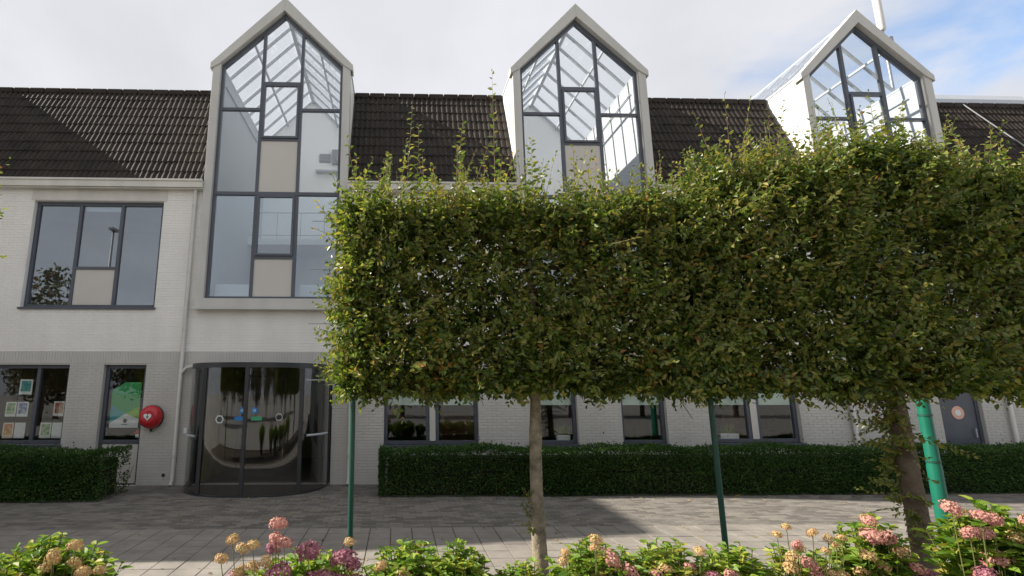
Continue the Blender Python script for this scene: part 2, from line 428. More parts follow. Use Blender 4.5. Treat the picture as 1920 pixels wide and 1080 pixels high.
# ------------------------------------------------------------------ the setting: ground, paving, bed
g = MB().box(-300, 300, -300, 300, -0.5, -0.03).build('ground', 'street_bounce_grey'); tag(g, 'pale grey street surface around the building', 'ground', kind='structure')
SEAM = -3.82; BEDY = -5.98
pav = MB().box(-10.9, 24, BEDY, -0.02, -0.2, 0.0).build('pavement', 'joint_sand')
tag(pav, 'grey paved forecourt of slabs and brick pavers before the building', 'pavement', kind='structure')
MB().box(-10.9, 24, SEAM + 0.004, -0.02, 0.0015, 0.0022).build('bedding_sand', 'pale_sand', pav)
def paver_mesh(name, w, d, h, mat, ch=0.006):
    b = MB(); x, y = w / 2, d / 2
    b.v = [(-x, -y, 0), (x, -y, 0), (x, y, 0), (-x, y, 0), (-x + ch, -y + ch, h), (x - ch, -y + ch, h), (x - ch, y - ch, h), (-x + ch, y - ch, h)]
    b.f = [[4, 5, 6, 7], [0, 1, 5, 4], [1, 2, 6, 5], [2, 3, 7, 6], [3, 0, 4, 7]]; b.m = [0] * 5
    return b.mesh(name, mat)
slab = paver_mesh('paving_slab', 0.294, 0.294, 0.014, 'paver_slab', 0.004)
base_v = np.array([v.co[:] for v in slab.vertices]); base_f = np.array([p.vertices[:] for p in slab.polygons])
SV = []; SF = []; cnt = 0
ys = [SEAM - 0.15 - 0.30 * k for k in range(7)]
for j, y in enumerate(ys):
    for i in range(-36, 78):
        x = i * 0.30 + 0.07
        dz = rng.uniform(-0.0025, 0.0025)
        if -4.75 < x < 8.0 and cnt < 300 and j < 7:
            o = bpy.data.objects.new('paving_slab', slab); o.location = (x, y, 0.002 + dz)
            o.rotation_euler = (rng.normal() * 0.004, rng.normal() * 0.004, rng.normal() * 0.004); link(o, pav); cnt += 1
        else:
            SF.append(base_f + len(SV) * 8); SV.append(base_v + np.array([x, y, 0.002 + dz]))
o = bpy.data.objects.new('paving_slabs', np_mesh('paving_slabs', np.concatenate(SV), np.concatenate(SF), ['paver_slab'])); link(o, pav); o['kind'] = 'stuff'
bp = paver_mesh('brick_paver', 0.2055, 0.0995, 0.006, 'paver_brick', 0.002)
base_v = np.array([v.co[:] for v in bp.vertices]); SV = []; SF = []
k = 0
for j in range(int((0 - SEAM - 0.06) / 0.104)):
    y = SEAM + 0.06 + 0.104 * j
    for i in range(-52, 112):
        x = i * 0.21 + (0.105 if j % 2 else 0)
        if x < -10.75: continue
        ca, sa = math.cos(rng.normal() * 0.006), rng.normal() * 0.006
        vv = base_v.copy(); vv[:, 2] += 0.0023 + rng.uniform(0, 0.0015); vv[:, 0] += x + rng.normal() * 0.0015; vv[:, 1] += y
        SV.append(vv); SF.append(base_f + k * 8); k += 1
o = bpy.data.objects.new('brick_pavers', np_mesh('brick_pavers', np.concatenate(SV), np.concatenate(SF), ['paver_brick'])); link(o, pav); o['kind'] = 'stuff'
kb = MB()
for i in range(36): kb.box(-10.9 + i * 1.0, -10.9 + i * 1.0 + 0.992, BEDY - 0.1, BEDY - 0.004, -0.2, 0.03)
kb = kb.build('kerb', 'paver_slab', bevel=0.008); tag(kb, 'low concrete edging between paving and flower bed', 'kerb', kind='structure')
# flower bed soil, slightly lumpy
nx, ny = 160, 14
X, Y = np.meshgrid(np.linspace(-10.9, 24, nx), np.linspace(-9.3, BEDY - 0.102, ny))
Z = 0.02 + 0.03 * rng.random(X.shape)
V = np.stack([X, Y, Z], -1).reshape(-1, 3)
F = np.array([[j * nx + i, j * nx + i + 1, (j + 1) * nx + i + 1, (j + 1) * nx + i] for j in range(ny - 1) for i in range(nx - 1)])
bed = bpy.data.objects.new('flower_bed', np_mesh('flower_bed', V, F, ['soil'], True)); link(bed); tag(bed, 'dark soil of the flower bed under the pleached trees', 'soil', kind='structure')
kb2 = MB()
for i in range(36): kb2.box(-10.9 + i * 1.0, -10.9 + i * 1.0 + 0.992, -9.42, -9.304, -0.2, 0.09)
kb2 = kb2.build('kerb', 'paver_slab', bevel=0.01); tag(kb2, 'concrete kerb along the road side of the flower bed', 'kerb', kind='structure')

# ------------------------------------------------------------------ main building
BX0, BX1 = -11.74, 19.5
BAY = [-2.91, 4.56, 12.03]; BH = 1.70
EAVE_Z, RIDGE_Z, RIDGE_Y = 6.88, 10.0, 1.30
BAND_Z = 2.86
bld = empty('office_building', (-2.9, 0, 0), 'white painted brick office with dark tiled mansard roof and three glazed gable bays', 'building')
bld.location = (0, 0, 0)
# openings: x0,x1,z0,z1
W_UP = (-8.55, -5.55, 3.86, 6.40)
GW = [(-10.25, -7.28, 0.86, 2.57), (-6.53, -5.60, 0.0, 2.57), (-0.29, 1.82, 0.83, 2.57), (3.07, 4.06, 0.83, 2.57), (5.06, 6.09, 0.83, 2.57), (7.17, 9.17, 0.85, 2.57)]
DOOR = (-4.47, -1.45, 0.0, 2.55)
SDOOR = (12.48, 13.48, 0.0, 2.15)
holes = [W_UP, *GW, DOOR, SDOOR] + [(c - 1.52, c + 1.52, 4.02, 20) for c in BAY]
def solid_rects(x0, x1, z0, z1, hs):
    xs = sorted({x0, x1, *[min(max(h[i], x0), x1) for h in hs for i in (0, 1)]})
    zs = sorted({z0, z1, *[min(max(h[i], z0), z1) for h in hs for i in (2, 3)]})
    res = []
    for a, b in zip(xs, xs[1:]):
        run = None
        for c, d in zip(zs, zs[1:]):
            mx, mz = (a + b) / 2, (c + d) / 2
            hit = any(h[0] < mx < h[1] and h[2] < mz < h[3] for h in hs)
            if hit:
                if run: res.append((a, b, *run)); run = None
            else: run = (run[0], d) if run else (c, d)
        if run: res.append((a, b, *run))
    return res
def wall_part(name, z0, z1, mat):
    b = MB()
    for a, c, d, e in solid_rects(BX0, BX1, z0, z1, holes): b.box(a, c, 0.0, 0.32, d, e)
    o = b.build(name, mat, bld); return o
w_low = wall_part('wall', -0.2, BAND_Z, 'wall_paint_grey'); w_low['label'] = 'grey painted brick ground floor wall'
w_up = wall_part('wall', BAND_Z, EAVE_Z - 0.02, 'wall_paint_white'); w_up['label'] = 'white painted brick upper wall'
def brick_skin(z0, z1, hs, soldier=False, bw=0.212, ch=0.0625):
    rows = []
    if soldier: cw, chh = 0.062, z1 - z0
    else: cw, chh = bw, ch
    nrow = max(1, int(round((z1 - z0) / chh))); chh = (z1 - z0) / nrow
    for r in range(nrow):
        a, b = z0 + r * chh, z0 + (r + 1) * chh
        mid = (a + b) / 2
        ivs = [(BX0, BX1)]
        for h in hs:
            if h[2] < b - 0.01 and h[3] > a + 0.01:
                nv = []
                for p, q in ivs:
                    if h[1] <= p or h[0] >= q: nv.append((p, q)); continue
                    if h[0] > p: nv.append((p, h[0]))
                    if h[1] < q: nv.append((h[1], q))
                ivs = nv
        off = 0 if soldier else (0.5 * cw if r % 2 else 0)
        for p, q in ivs:
            n0 = math.floor((p - off) / cw)
            x = n0 * cw + off
            while x < q:
                l, rr = max(x, p), min(x + cw, q)
                if rr - l > 0.02: rows.append((l + 0.002, rr - 0.002, a + 0.0055, b - 0.0055) if not soldier else (l + 0.002, rr - 0.002, a + 0.001, b - 0.001))
                x += cw
    A = np.array(rows); n = len(A)
    yo = -0.007 - rng.random(n) * 0.002
    ta = rng.normal(size=n) * 0.0005
    e = 0.002
    V = np.zeros((n, 8, 3))
    for i, (xi, zi, ins, yy) in enumerate([(0, 2, 0, 0), (1, 2, 0, 0), (1, 3, 0, 0), (0, 3, 0, 0), (0, 2, 1, 1), (1, 2, 1, 1), (1, 3, 1, 1), (0, 3, 1, 1)]):
        V[:, i, 0] = A[:, xi] + ins * (e if xi == 0 else -e); V[:, i, 2] = A[:, zi] + ins * (e if zi == 2 else -e)
        V[:, i, 1] = (yo + ta * (1 if zi == 3 else -1)) if yy else 0.002
    F = np.array([[4, 5, 6, 7], [0, 1, 5, 4], [1, 2, 6, 5], [2, 3, 7, 6], [3, 0, 4, 7]])
    FF = (np.arange(n)[:, None, None] * 8 + F[None]).reshape(-1, 4)
    return V.reshape(-1, 3), FF
skin_holes = holes
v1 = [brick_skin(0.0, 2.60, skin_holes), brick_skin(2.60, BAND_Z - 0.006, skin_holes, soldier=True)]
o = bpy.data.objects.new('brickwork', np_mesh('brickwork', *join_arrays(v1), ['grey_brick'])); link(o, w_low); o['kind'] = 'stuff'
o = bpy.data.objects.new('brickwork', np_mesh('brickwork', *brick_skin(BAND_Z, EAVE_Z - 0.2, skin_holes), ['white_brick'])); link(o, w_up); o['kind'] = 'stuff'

# interior shell: slabs, back walls, dividers (real rooms behind the glass)
b = MB()
b.box(BX0, BX1, 0.32, 6.0, -0.2, 0.02)
o = b.build('ground_floor_slab', 'interior_floor', bld)
b = MB(); b.box(BX0, BX1, 0.32, 6.0, 2.90, 3.08); b.build('upper_floor_slab', 'interior_mid', bld)
b = MB(); b.box(BX0, BX1, 4.6, 4.75, 0.02, 2.90)
for x in (-7.0, -4.7, -1.1, 2.5, 6.6, 10.5): b.box(x, x + 0.12, 0.34, 4.6, 0.02, 2.90)
b.build('inner_wall', 'interior_dark', bld)
SECT = []
xs = [BX0] + [c + s * (BH - 0.1) for c in BAY for s in (-1, 1)] + [BX1]
for i in range(0, len(xs), 2): SECT.append((xs[i], xs[i + 1]))
for x0, x1 in SECT:
    MB().box(x0, x1, 3.6, 3.72, 3.08, 6.7).build('upper_inner_wall', 'interior_mid', bld); MB().box(x0, x1, 0.33, 3.6, 6.70, 6.80).build('ceiling', 'interior_mid', bld)
    MB().box(x0, x1, RIDGE_Y + 0.02, 5.998, 9.72, 9.93).build('flat_roof', 'roof_felt', bld)
for x0, za, zb_ in ((BX0, 3.085, 9.715), (BX1 - 0.3, 3.085, 9.715), (BX0, 0.025, 2.895), (BX1 - 0.3, 0.025, 2.895)): MB().box(x0, x0 + 0.3, 0.325, 5.998, za, zb_).build('end_wall', 'white_brick', bld)
MB().box(BX0, BX1, 6.002, 6.3, -0.2, 9.93).build('rear_wall', 'white_brick', bld)

# roof: plain deck plus double-roll tiles
ROWS = 10
slope_v = Vector((0, RIDGE_Y + 0.10, RIDGE_Z - EAVE_Z)); slen = slope_v.length; su = slope_v.normalized(); sn = Vector((0, -su.z, su.y))
E0 = Vector((0, -0.10, EAVE_Z))
roofs = []
for x0, x1 in SECT:
    b = MB()
    p = [E0 + su * t + sn * h for t, h in ((0.0, -0.01), (slen, -0.01), (slen, -0.12), (0.0, -0.12))]
    i = len(b.v)
    b.v += [(x, q.y, q.z) for x in (x0, x1) for q in p]
    b.f += [[i, i + 4, i + 5, i + 1], [i + 3, i + 2, i + 6, i + 7], [i, i + 1, i + 2, i + 3], [i + 4, i + 7, i + 6, i + 5], [i, i + 3, i + 7, i + 4], [i + 1, i + 5, i + 6, i + 2]]; b.m += [0] * 6
    roofs.append(b.build('roof', 'roof_felt', bld))
def tile_mesh(w, l, n=12):
    """double roll tile: local x across, y up the slope, z off the roof"""
    b = MB(); th = 0.016; ov = 0.045
    prof = []
    for i in range(n + 1):
        t = i / n; ph = (t * 2) % 1.0 if i < n else 1.0
        z = 0.034 * max(0.0, math.sin(math.pi * min(1, max(0, (ph - 0.30) / 0.66)))) ** 0.8
        prof.append((t * w, z))
    for (yy, zo) in ((-ov, 0.026), (l, 0.006)):
        for x, z in prof: b.v.append((x, yy, z + zo))
    for x, z in prof: b.v.append((x, -ov, z + 0.026 - th - 0.006))
    k = n + 1
    for i in range(n):
        b.f.append([i, i + 1, k + i + 1, k + i]); b.f.append([2 * k + i, 2 * k + i + 1, i + 1, i])
    b.f.append([0, k, 2 * k]); b.f.append([n, 2 * k + n, k + n])
    b.m = [0] * len(b.f)
    return b.mesh('roof_tile', 'roof_tile', smooth=False)
roty = Matrix(((1, 0, 0), (0, su.y, sn.y), (0, su.z, sn.z)))
cnt = 0; rl = slen / ROWS
for si, (x0, x1) in enumerate(SECT):
    SV = []; SF3 = []; off = 0
    x0 += 0.02 if si == 0 else 0.115; x1 -= 0.115 if si < 3 else 0.02
    nt_ = max(1, round((x1 - x0) / 0.262)); w = (x1 - x0) / nt_
    me = tile_mesh(w, rl)
    mv = np.array([v.co[:] for v in me.vertices]); mf = [list(p.vertices) for p in me.polygons]
    R3 = np.array(roty)
    for r in range(ROWS):
        for i in range(nt_):
            P = E0 + su * (r * rl) + Vector((x0 + i * w, 0, 0)) + sn * rng.uniform(-0.001, 0.004)
            jit = Matrix.Rotation(rng.normal() * 0.010, 3, 'Z') @ Matrix.Rotation(rng.normal() * 0.008, 3, 'X')
            solo = (si == 0 and i >= nt_ - 22) or (si == 1 and r >= 6) or (si == 2 and r >= 8)
            if solo and cnt < 300:
                o = bpy.data.objects.new('roof_tile', me); o.location = P; o.rotation_euler = (roty @ jit).to_euler(); link(o, roofs[si]); cnt += 1
            else:
                vv = mv @ np.array(roty @ jit).T + np.array(P)
                SV.append(vv); SF3 += [[q + off for q in f] for f in mf]; off += len(mv)
    if not SV: continue
    me = bpy.data.meshes.new('roof_tiles'); me.from_pydata(np.concatenate(SV).tolist(), [], SF3); me.materials.append(M['roof_tile'])
    for p in me.polygons: p.use_smooth = False
    o = bpy.data.objects.new('roof_tiles', me); link(o, roofs[si]); o['kind'] = 'stuff'
# ridge capping
for si, (x0, x1) in enumerate(SECT):
    c = MB(); n = max(1, round((x1 - x0 - 0.2) / 0.42)); wv = (x1 - x0 - 0.2) / n
    for i in range(n):
        xx = x0 + 0.1 + i * wv
        c.prism([(0, 0)] * 0 or [(xx + 0.004, RIDGE_Z - 0.10), (xx + wv - 0.004, RIDGE_Z - 0.10), (xx + wv - 0.004, RIDGE_Z + 0.055), (xx + 0.004, RIDGE_Z + 0.055)], RIDGE_Y - 0.10, RIDGE_Y + 0.12)
    c.build('ridge_cap', 'roof_tile', roofs[si], bevel=0.03)
# gutters between the bays
GX = [(BX0, BAY[0] - BH - 0.004), (BAY[0] + BH + 0.004, BAY[1] - BH - 0.004), (BAY[1] + BH + 0.004, BAY[2] - BH - 0.004), (BAY[2] + BH + 0.004, BX1)]
for x0, x1 in GX:
    c = MB().box(x0, x1, -0.20, -0.006, EAVE_Z - 0.18, EAVE_Z - 0.005)
    c.box(x0, x1, -0.225, -0.203, EAVE_Z - 0.03, EAVE_Z + 0.02); c.box(x0, x1, -0.16, -0.008, EAVE_Z - 0.21, EAVE_Z - 0.183)
    gt = c.build('gutter', 'cream_trim', bld, bevel=0.006)
# ---------------- windows
FR = 0.075
def members(b, x0, x1, z0, z1, y0, y1, w=FR):
    b.box(x0, x0 + w, y0, y1, z0, z1); b.box(x1 - w, x1, y0, y1, z0, z1)
    b.box(x0 + w, x1 - w, y0 + 0.002, y1 - 0.002, z0, z0 + w); b.box(x0 + w, x1 - w, y0 + 0.002, y1 - 0.002, z1 - w, z1)
def pane(parent, x0, x1, z0, z1, y, mat, name='pane'):
    return MB().box(x0, x1, y, y + 0.008, z0, z1).build(name, mat, parent)
def window(x0, x1, z0, z1, mull, glassm, panels=(), sill=True, y=0.10, posts=(), trans=(), lab=None):
    b = MB(); members(b, x0 + 0.003, x1 - 0.003, z0 + 0.003, z1 - 0.003, y, y + 0.09)
    for m in mull: b.box(m - FR / 2, m + FR / 2, y + 0.001, y + 0.089, z0 + FR + 0.002, z1 - FR - 0.002)
    win = b.build('window', 'dark_frame', bld, bevel=0.004)
    if lab: win['label'] = lab
    edges = [x0 + FR] + [e for m in mull for e in (m - FR / 2, m + FR / 2)] + [x1 - FR]
    for k in range(0, len(edges), 2):
        zb = z0 + FR
        for (pi, pz) in panels:
            if pi == k // 2:
                MB().box(edges[k] + 0.002, edges[k + 1] - 0.002, y + 0.02, y + 0.07, zb, pz - 0.03).build('panel', 'panel_beige', win, bevel=0.004)
                MB().box(edges[k] + 0.001, edges[k + 1] - 0.001, y - 0.004, y + 0.086, pz - 0.03, pz + 0.035).build('transom', 'dark_frame', win, bevel=0.004)
                zb = pz + 0.035
        pane(win, edges[k] - 0.004, edges[k + 1] + 0.004, zb - 0.004, z1 - FR + 0.004, y + 0.045, glassm)
    if sill:
        MB().box(x0 - 0.03, x1 + 0.03, -0.06, y, z0 - 0.045, z0 + 0.0).build('sill', 'dark_frame', win, bevel=0.004)
    return win
wu = window(*W_UP, (-7.52, -6.55), 'glass_upper', panels=((1, 4.80),), lab='three-light upper window with a beige lower panel')
# pale flush surround panel above the upper window (smooth render strip)
MB().box(-8.62, -5.48, -0.02, -0.009, 6.412, 6.655).build('lintel_panel', 'cream_trim', w_up)
# white roller blind cassette inside the middle light
MB().box(-7.47, -6.60, 0.22, 0.26, 6.22, 6.32).build('blind', 'white_plastic', wu)
wg = [window(*GW[0], (-9.2, -8.0), 'glass_ground', lab='wide window hung with printed sheets')]
wg.append(window(-6.53, -5.60, 0.86, 2.57, (), 'glass_ground', sill=False, lab='narrow window with a large green poster'))
for xj in (-6.527, -5.67): MB().box(xj, xj + 0.067, 0.10, 0.19, 0.0, 0.858).build('jamb', 'dark_frame', wg[1])
MB().box(-6.458, -5.672, 0.12, 0.17, 0.03, 0.857).build('panel', 'panel_beige', wg[1], bevel=0.004)
wg.append(window(*GW[2], (0.69, 0.90), 'glass_ground', lab='double window beside the entrance'))
MB().box(0.73, 0.86, 0.085, 0.099, 0.83 + FR, 2.57 - FR).build('mullion_cover', 'cream_trim', wg[2])
wg.append(window(*GW[3], (), 'glass_ground')); wg.append(window(*GW[4], (), 'glass_ground'))
wg.append(window(*GW[5], (8.04, 8.27), 'glass_ground', lab='double window by the green lamp column'))
MB().box(8.08, 8.23, 0.085, 0.099, 0.85 + FR, 2.57 - FR).build('mullion_cover', 'cream_trim', wg[5])
# frosted film on the upper part of the right hand windows
for w_, x0, x1 in ((wg[2], -0.2, 0.64), (wg[2], 0.95, 1.73), (wg[3], 3.15, 3.98), (wg[4], 5.14, 6.01), (wg[5], 7.26, 7.99), (wg[5], 8.32, 9.08)):
    MB().box(x0, x1, 0.158, 0.164, 1.68, 2.49).build('frosted_film', 'blind_green', w_)
for w_, x0, x1, z in ((wg[2], -0.28, 1.81, 0.83), (wg[3], 3.08, 4.05, 0.83), (wg[4], 5.07, 6.08, 0.83), (wg[5], 7.18, 9.16, 0.85)):
    MB().box(x0, x1, 0.20, 0.42, z - 0.05, z + 0.03).build('window_board', 'interior_white', w_)
# things on the window boards inside
def planter(x, z, w, lab):
    t = empty('planter', (x, 0.33, z), lab, 'planter')
    MB().box(-w / 2, w / 2, -0.07, 0.07, 0, 0.15).build('trough', 'white_plastic', t, bevel=0.01)
    n = 26; P = np.stack([rng.uniform(-w / 2, w / 2, n) * .9, rng.uniform(-.05, .05, n), np.full(n, 0.14)], 1)
    D = np.stack([rng.normal(size=n) * .5, rng.normal(size=n) * .3, np.ones(n)], 1)
    V, F = leaf_arrays(P, D, rng.normal(size=(n, 3)), rng.uniform(.15, .32, n), rng.uniform(.03, .06, n))
    link(bpy.data.objects.new('foliage', np_mesh('foliage', V, F, ['hydrangea_leaf'])), t)
planter(3.80, 0.86, 0.30, 'white trough of leaves on the sill of the single window behind the tree trunk')
planter(7.65, 0.88, 0.44, 'white trough of leaves inside the double window by the green lamp column')
# warm furniture glimpsed inside
def cabinet(x0, x1, y, h, lab):
    t = empty('shelf_unit', ((x0 + x1) / 2, y, 0.02), lab, 'shelf'); w = (x1 - x0) / 2
    c = MB().box(-w, -w + .04, 0, .35, 0, h).box(w - .04, w, 0, .35, 0, h).box(-w + .04, w - .04, .33, .35, 0, h); c.build('carcass', 'warm_wood', t)
    for k in range(4): MB().box(-w + .041, w - .041, 0.005, .33, k * (h - .04) / 3, k * (h - .04) / 3 + .04).build('shelf', 'warm_wood', t)
cabinet(0.95, 2.2, 1.2, 1.45, 'warm brown wooden shelf unit inside the double window beside the entrance')
cabinet(8.2, 9.6, 1.4, 1.5, 'warm brown wooden shelf unit inside the double window by the lamp column')

# ---------------- glazed gable bays
def zin(x): return 11.45 - 0.99 * abs(x)
def zout(x): return 11.87 - 1.07 * abs(x)
def bay(cx, k):
    F0, F1 = -0.13, 0.12
    b = MB()
    for s in (-1, 1):
        xs_ = sorted((cx + s * 1.70, cx + s * 1.51)); b.box(xs_[0], xs_[1], F0, F1, 3.86, 10.03)
        # gable rafter boards
        pts = [(cx + s * 1.76, zout(1.76)), (cx, 11.87), (cx, zin(0) + 0.04), (cx + s * 1.55, zin(1.55) + 0.04), (cx + s * 1.76, zout(1.76) - 0.16)]
        if s > 0: pts = pts[::-1]
        b.prism(pts, F0 - 0.03, F1 + 0.002)
    b.box(cx - 1.70, cx + 1.70, F0 - 0.04, F1, 3.84, 4.06)
    root = b.build('glazed_bay', 'bay_trim', bld, bevel=0.006)
    root['label'] = ['glazed gable bay above the curved entrance', 'glazed gable bay rising behind the middle of the clipped trees', 'glazed gable bay beneath the roof mast'][k]
    MB().box(cx - 1.74, cx + 1.74, F0 - 0.09, F0 - 0.041, 3.80, 3.86).build('sill', 'bay_trim', root, bevel=0.004)
    y0, y1 = -0.02, 0.075
    f = MB(); W = 0.065
    for s in (-1, 1):
        xs_ = sorted((cx + s * 1.509, cx + s * 1.44)); f.box(xs_[0], xs_[1], y0, y1, 4.062, zin(1.51))
        pts = [(cx + s * 1.509, zin(1.509) + 0.035), (cx, zin(0) + 0.035), (cx, zin(0) - 0.09), (cx + s * 1.509, zin(1.509) - 0.09)]
        if s > 0: pts = pts[::-1]
        f.prism(pts, y0 - 0.003, y1 + 0.003)
        xs_ = sorted((cx + s * 0.52, cx + s * 0.445)); f.box(xs_[0], xs_[1], y0 + 0.002, y1 - 0.002, 4.062, zin(0.52))
        f.box(*sorted((cx + s * 1.44, cx + s * 0.52)), y0 + 0.004, y1 - 0.004, 8.79, 8.86)
    f.box(cx - 1.44, cx + 1.44, y0 - 0.006, y1 - 0.006, 6.59, 6.67)
    f.box(cx - 1.44, cx + 1.44, y0 + 0.004, y1 - 0.004, 4.062, 4.13)
    f.box(cx - 0.445, cx + 0.445, y0 + 0.004, y1 - 0.004, 9.50, 9.57)
    f.box(cx - 0.445, cx + 0.445, y0 + 0.004, y1 - 0.004, 7.99, 8.05)
    f.box(cx - 0.445, cx + 0.445, y0 + 0.004, y1 - 0.004, 5.02, 5.09)
    f.build('frame', 'dark_frame', root)
    # opening lights with their own sash
    for z0, z1, gm in ((5.092, 6.588, 'glass_bay_low'), (8.052, 9.498, 'glass_clear')):
        s_ = MB(); members(s_, cx - 0.443, cx + 0.443, z0, z1, y0 - 0.03, y0 + 0.045, 0.055); s_.build('sash', 'dark_frame', root, bevel=0.004)
        pane(root, cx - 0.39, cx + 0.39, z0 + 0.053, z1 - 0.053, 0.0, gm)
    for z0, z1 in ((4.132, 5.018), (6.672, 7.988)):
        MB().box(cx - 0.443, cx + 0.443, 0.005, 0.05, z0, z1).build('panel', 'panel_beige', root)
    for s in (-1, 1):
        a, c_ = sorted((cx + s * 1.438, cx + s * 0.522))
        pane(root, a, c_, 4.132, 6.588, 0.02, 'glass_bay_low'); pane(root, a, c_, 6.672, 8.788, 0.02, 'glass_clear')
        pts = [(cx + s * 1.438, 8.862), (cx + s * 0.522, 8.862), (cx + s * 0.522, zin(.522) - .08), (cx + s * 1.438, zin(1.438) - .08)]
        if s > 0: pts = pts[::-1]
        MB().prism(pts, 0.02, 0.028).build('pane', 'glass_clear', root)
    MB().prism([(cx - .443, 9.572), (cx + .443, 9.572), (cx + .443, zin(.443) - .08), (cx, zin(0) - .085), (cx - .443, zin(.443) - .08)], 0.02, 0.028).build('pane', 'glass_clear', root)
    # side walls: cheeks outside, inside an added sheet coloured like white wall in shade
    D = 4.6
    for s in (-1, 1):
        MB().box(*sorted((cx + s * 1.68, cx + s * 1.54)), F1 + 0.002, D, 3.085, 10.0).build('cheek', 'cheek_white', root)
    for s in (-1, 1):
        MB().box(*sorted((cx + s * 1.537, cx + s * 1.52)), F1 + 0.02, D - 0.005, 3.53, 9.99).build('shade_lining', 'shade_grey', root)
    # inner floor and rear gable
    MB().box(cx - 1.54, cx + 1.54, 0.33, D, 3.40, 3.52).build('bay_floor', 'interior_mid', root)
    MB().prism([(cx - 1.68, 3.09), (cx + 1.68, 3.09), (cx + 1.68, 10.0), (cx, 11.72), (cx - 1.68, 10.0)], D + 0.002, D + 0.14).build('rear_gable', 'interior_white', root)
    # glass roof: ridge, eaves, rafters, panes
    r = MB(); r.box(cx - 0.05, cx + 0.05, F1 + 0.004, D, 11.64, 11.76); r.build('ridge_beam', 'aluminium', root)
    for s in (-1, 1):
        MB().box(*sorted((cx + s * 1.70, cx + s * 1.52)), F1 + 0.004, D, 10.002, 10.06).build('eaves_beam', 'aluminium', root)
    nr = 7
    for i in range(nr + 1):
        y = F1 + 0.05 + (D - F1 - 0.1) * i / nr
        for s in (-1, 1):
            MB().bar((cx + s * 1.62, y, 10.08), (cx + s * 0.03, y, 11.70), 0.055, 0.07, up=(0, 1, 0)).build('rafter', 'aluminium', root)
            if i < nr:
                ya, yb = y + 0.028, y + (D - F1 - 0.1) / nr - 0.028
                p = MB(); t = 0.006
                nrm = Vector((s * 1.62, 0, 1.59)).normalized()
                q = [Vector((cx + s * 1.66, ya, 10.10)), Vector((cx + s * 1.66, yb, 10.10)), Vector((cx + s * 0.052, yb, 11.735)), Vector((cx + s * 0.052, ya, 11.735))]
                i0 = len(p.v); p.v += [tuple(a_) for a_ in q] + [tuple(a_ + nrm * t) for a_ in q]
                p.f += [[0, 1, 2, 3], [7, 6, 5, 4], [0, 4, 5, 1], [1, 5, 6, 2], [2, 6, 7, 3], [3, 7, 4, 0]]; p.m += [0] * 6
                p.build('roof_pane', 'glass_roof', root)
    for s in (-1, 1):   # purlin under each slope and handrail on the wall
        MB().bar((cx + s * 0.83, F1 + 0.01, 10.82), (cx + s * 0.83, D, 10.82), 0.05, 0.06).build('purlin', 'aluminium', root)
        MB().tube([(cx + s * 1.49, 0.35, 9.62), (cx + s * 1.49, D - 0.05, 9.62)], 0.016, 8).build('wall_rail', 'aluminium', root)
    # landing balustrade at the rear
    ra = MB()
    for z in (6.55, 7.25): ra.tube([(cx - 1.53, 3.2, z), (cx + 1.53, 3.2, z)], 0.018, 8)
    for i in range(5): ra.tube([(cx - 1.4 + i * 0.7, 3.2, 6.42), (cx - 1.4 + i * 0.7, 3.2, 7.25)], 0.013, 6)
    ra.build('balustrade', 'aluminium', root)
    MB().box(cx - 1.538, cx + 1.538, 3.1, D, 6.24, 6.42).build('landing', 'interior_white', root)
    for s in (-1, 1):
        MB().box(*sorted((cx + s * 1.45, cx + s * 0.55)), 0.42, 0.56, 3.66, 4.50).build('radiator', 'interior_white', root, bevel=0.02)
    if k == 0:
        MB().box(cx + 0.18, cx + 1.45, D - 0.25, D - 0.01, 9.1, 9.15).build('rear_shelf', 'aluminium', root)
        v_ = MB().box(cx + 0.27, cx + 0.62, D - 0.03, D - 0.004, 9.50, 9.80)
        for q in range(4): v_.box(cx + 0.28 + q * .09, cx + 0.34 + q * .09, D - 0.045, D - 0.031, 9.52, 9.78)
        v_.build('vent_grille', 'galvanised', root)
        fan = MB().box(cx + 0.70, cx + 1.18, D - 0.16, D - 0.004, 9.42, 9.90); fan.lathe([(0.2, 0.0), (0.2, 0.03), (0.12, 0.035)], 20, axis='y', c=(cx + 0.94, D - 0.16, 9.66)); fan.build('fan_unit', 'galvanised', root)
    return root
bays = [bay(c, k) for k, c in enumerate(BAY)]

# ---------------- curved entrance
DC = -2.96
def arc_pts(n=49):
    """plan of the drum front as seen in the photo: flat-ended ellipse"""
    P = []
    for i in range(n):
        a = math.pi * (1 - i / (n - 1))
        P.append((DC + 1.47 * math.copysign(abs(math.cos(a)) ** 0.85, math.cos(a)), -0.04 - 1.42 * math.sin(a) ** 0.85))
    return P
AP = arc_pts()
def arc_at(x, side=0):
    # y on the arc for a given x
    best = min(AP, key=lambda p: abs(p[0] - x)); return best[1]
def arc_strip(b, pts, z0, z1, t):
    n = len(pts)
    i = len(b.v)
    for (x, y) in pts:
        d = Vector((x - DC, y + 0.02, 0)); d = d.normalized() if d.length else Vector((0, -1, 0))
        for r_ in (0, -t):
            for z in (z0, z1): b.v.append((x + d.x * r_, y + d.y * r_, z))
    for k in range(n - 1):
        a, c_ = i + 4 * k, i + 4 * (k + 1)
        b.f += [[a, c_, c_ + 1, a + 1], [a + 2, a + 3, c_ + 3, c_ + 2], [a + 1, c_ + 1, c_ + 3, a + 3], [a, a + 2, c_ + 2, c_]]; b.m += [0] * 4
    b.f += [[i, i + 1, i + 3, i + 2], [i + 4 * n - 4, i + 4 * n - 2, i + 4 * n - 1, i + 4 * n - 3]]; b.m += [0, 0]
    return b
e = MB(); arc_strip(e, AP, 2.455, 2.54, 0.08)
ent = e.build('entrance_door', 'door_frame', bld); ent['label'] = 'curved dark glazed entrance with sliding leaves'
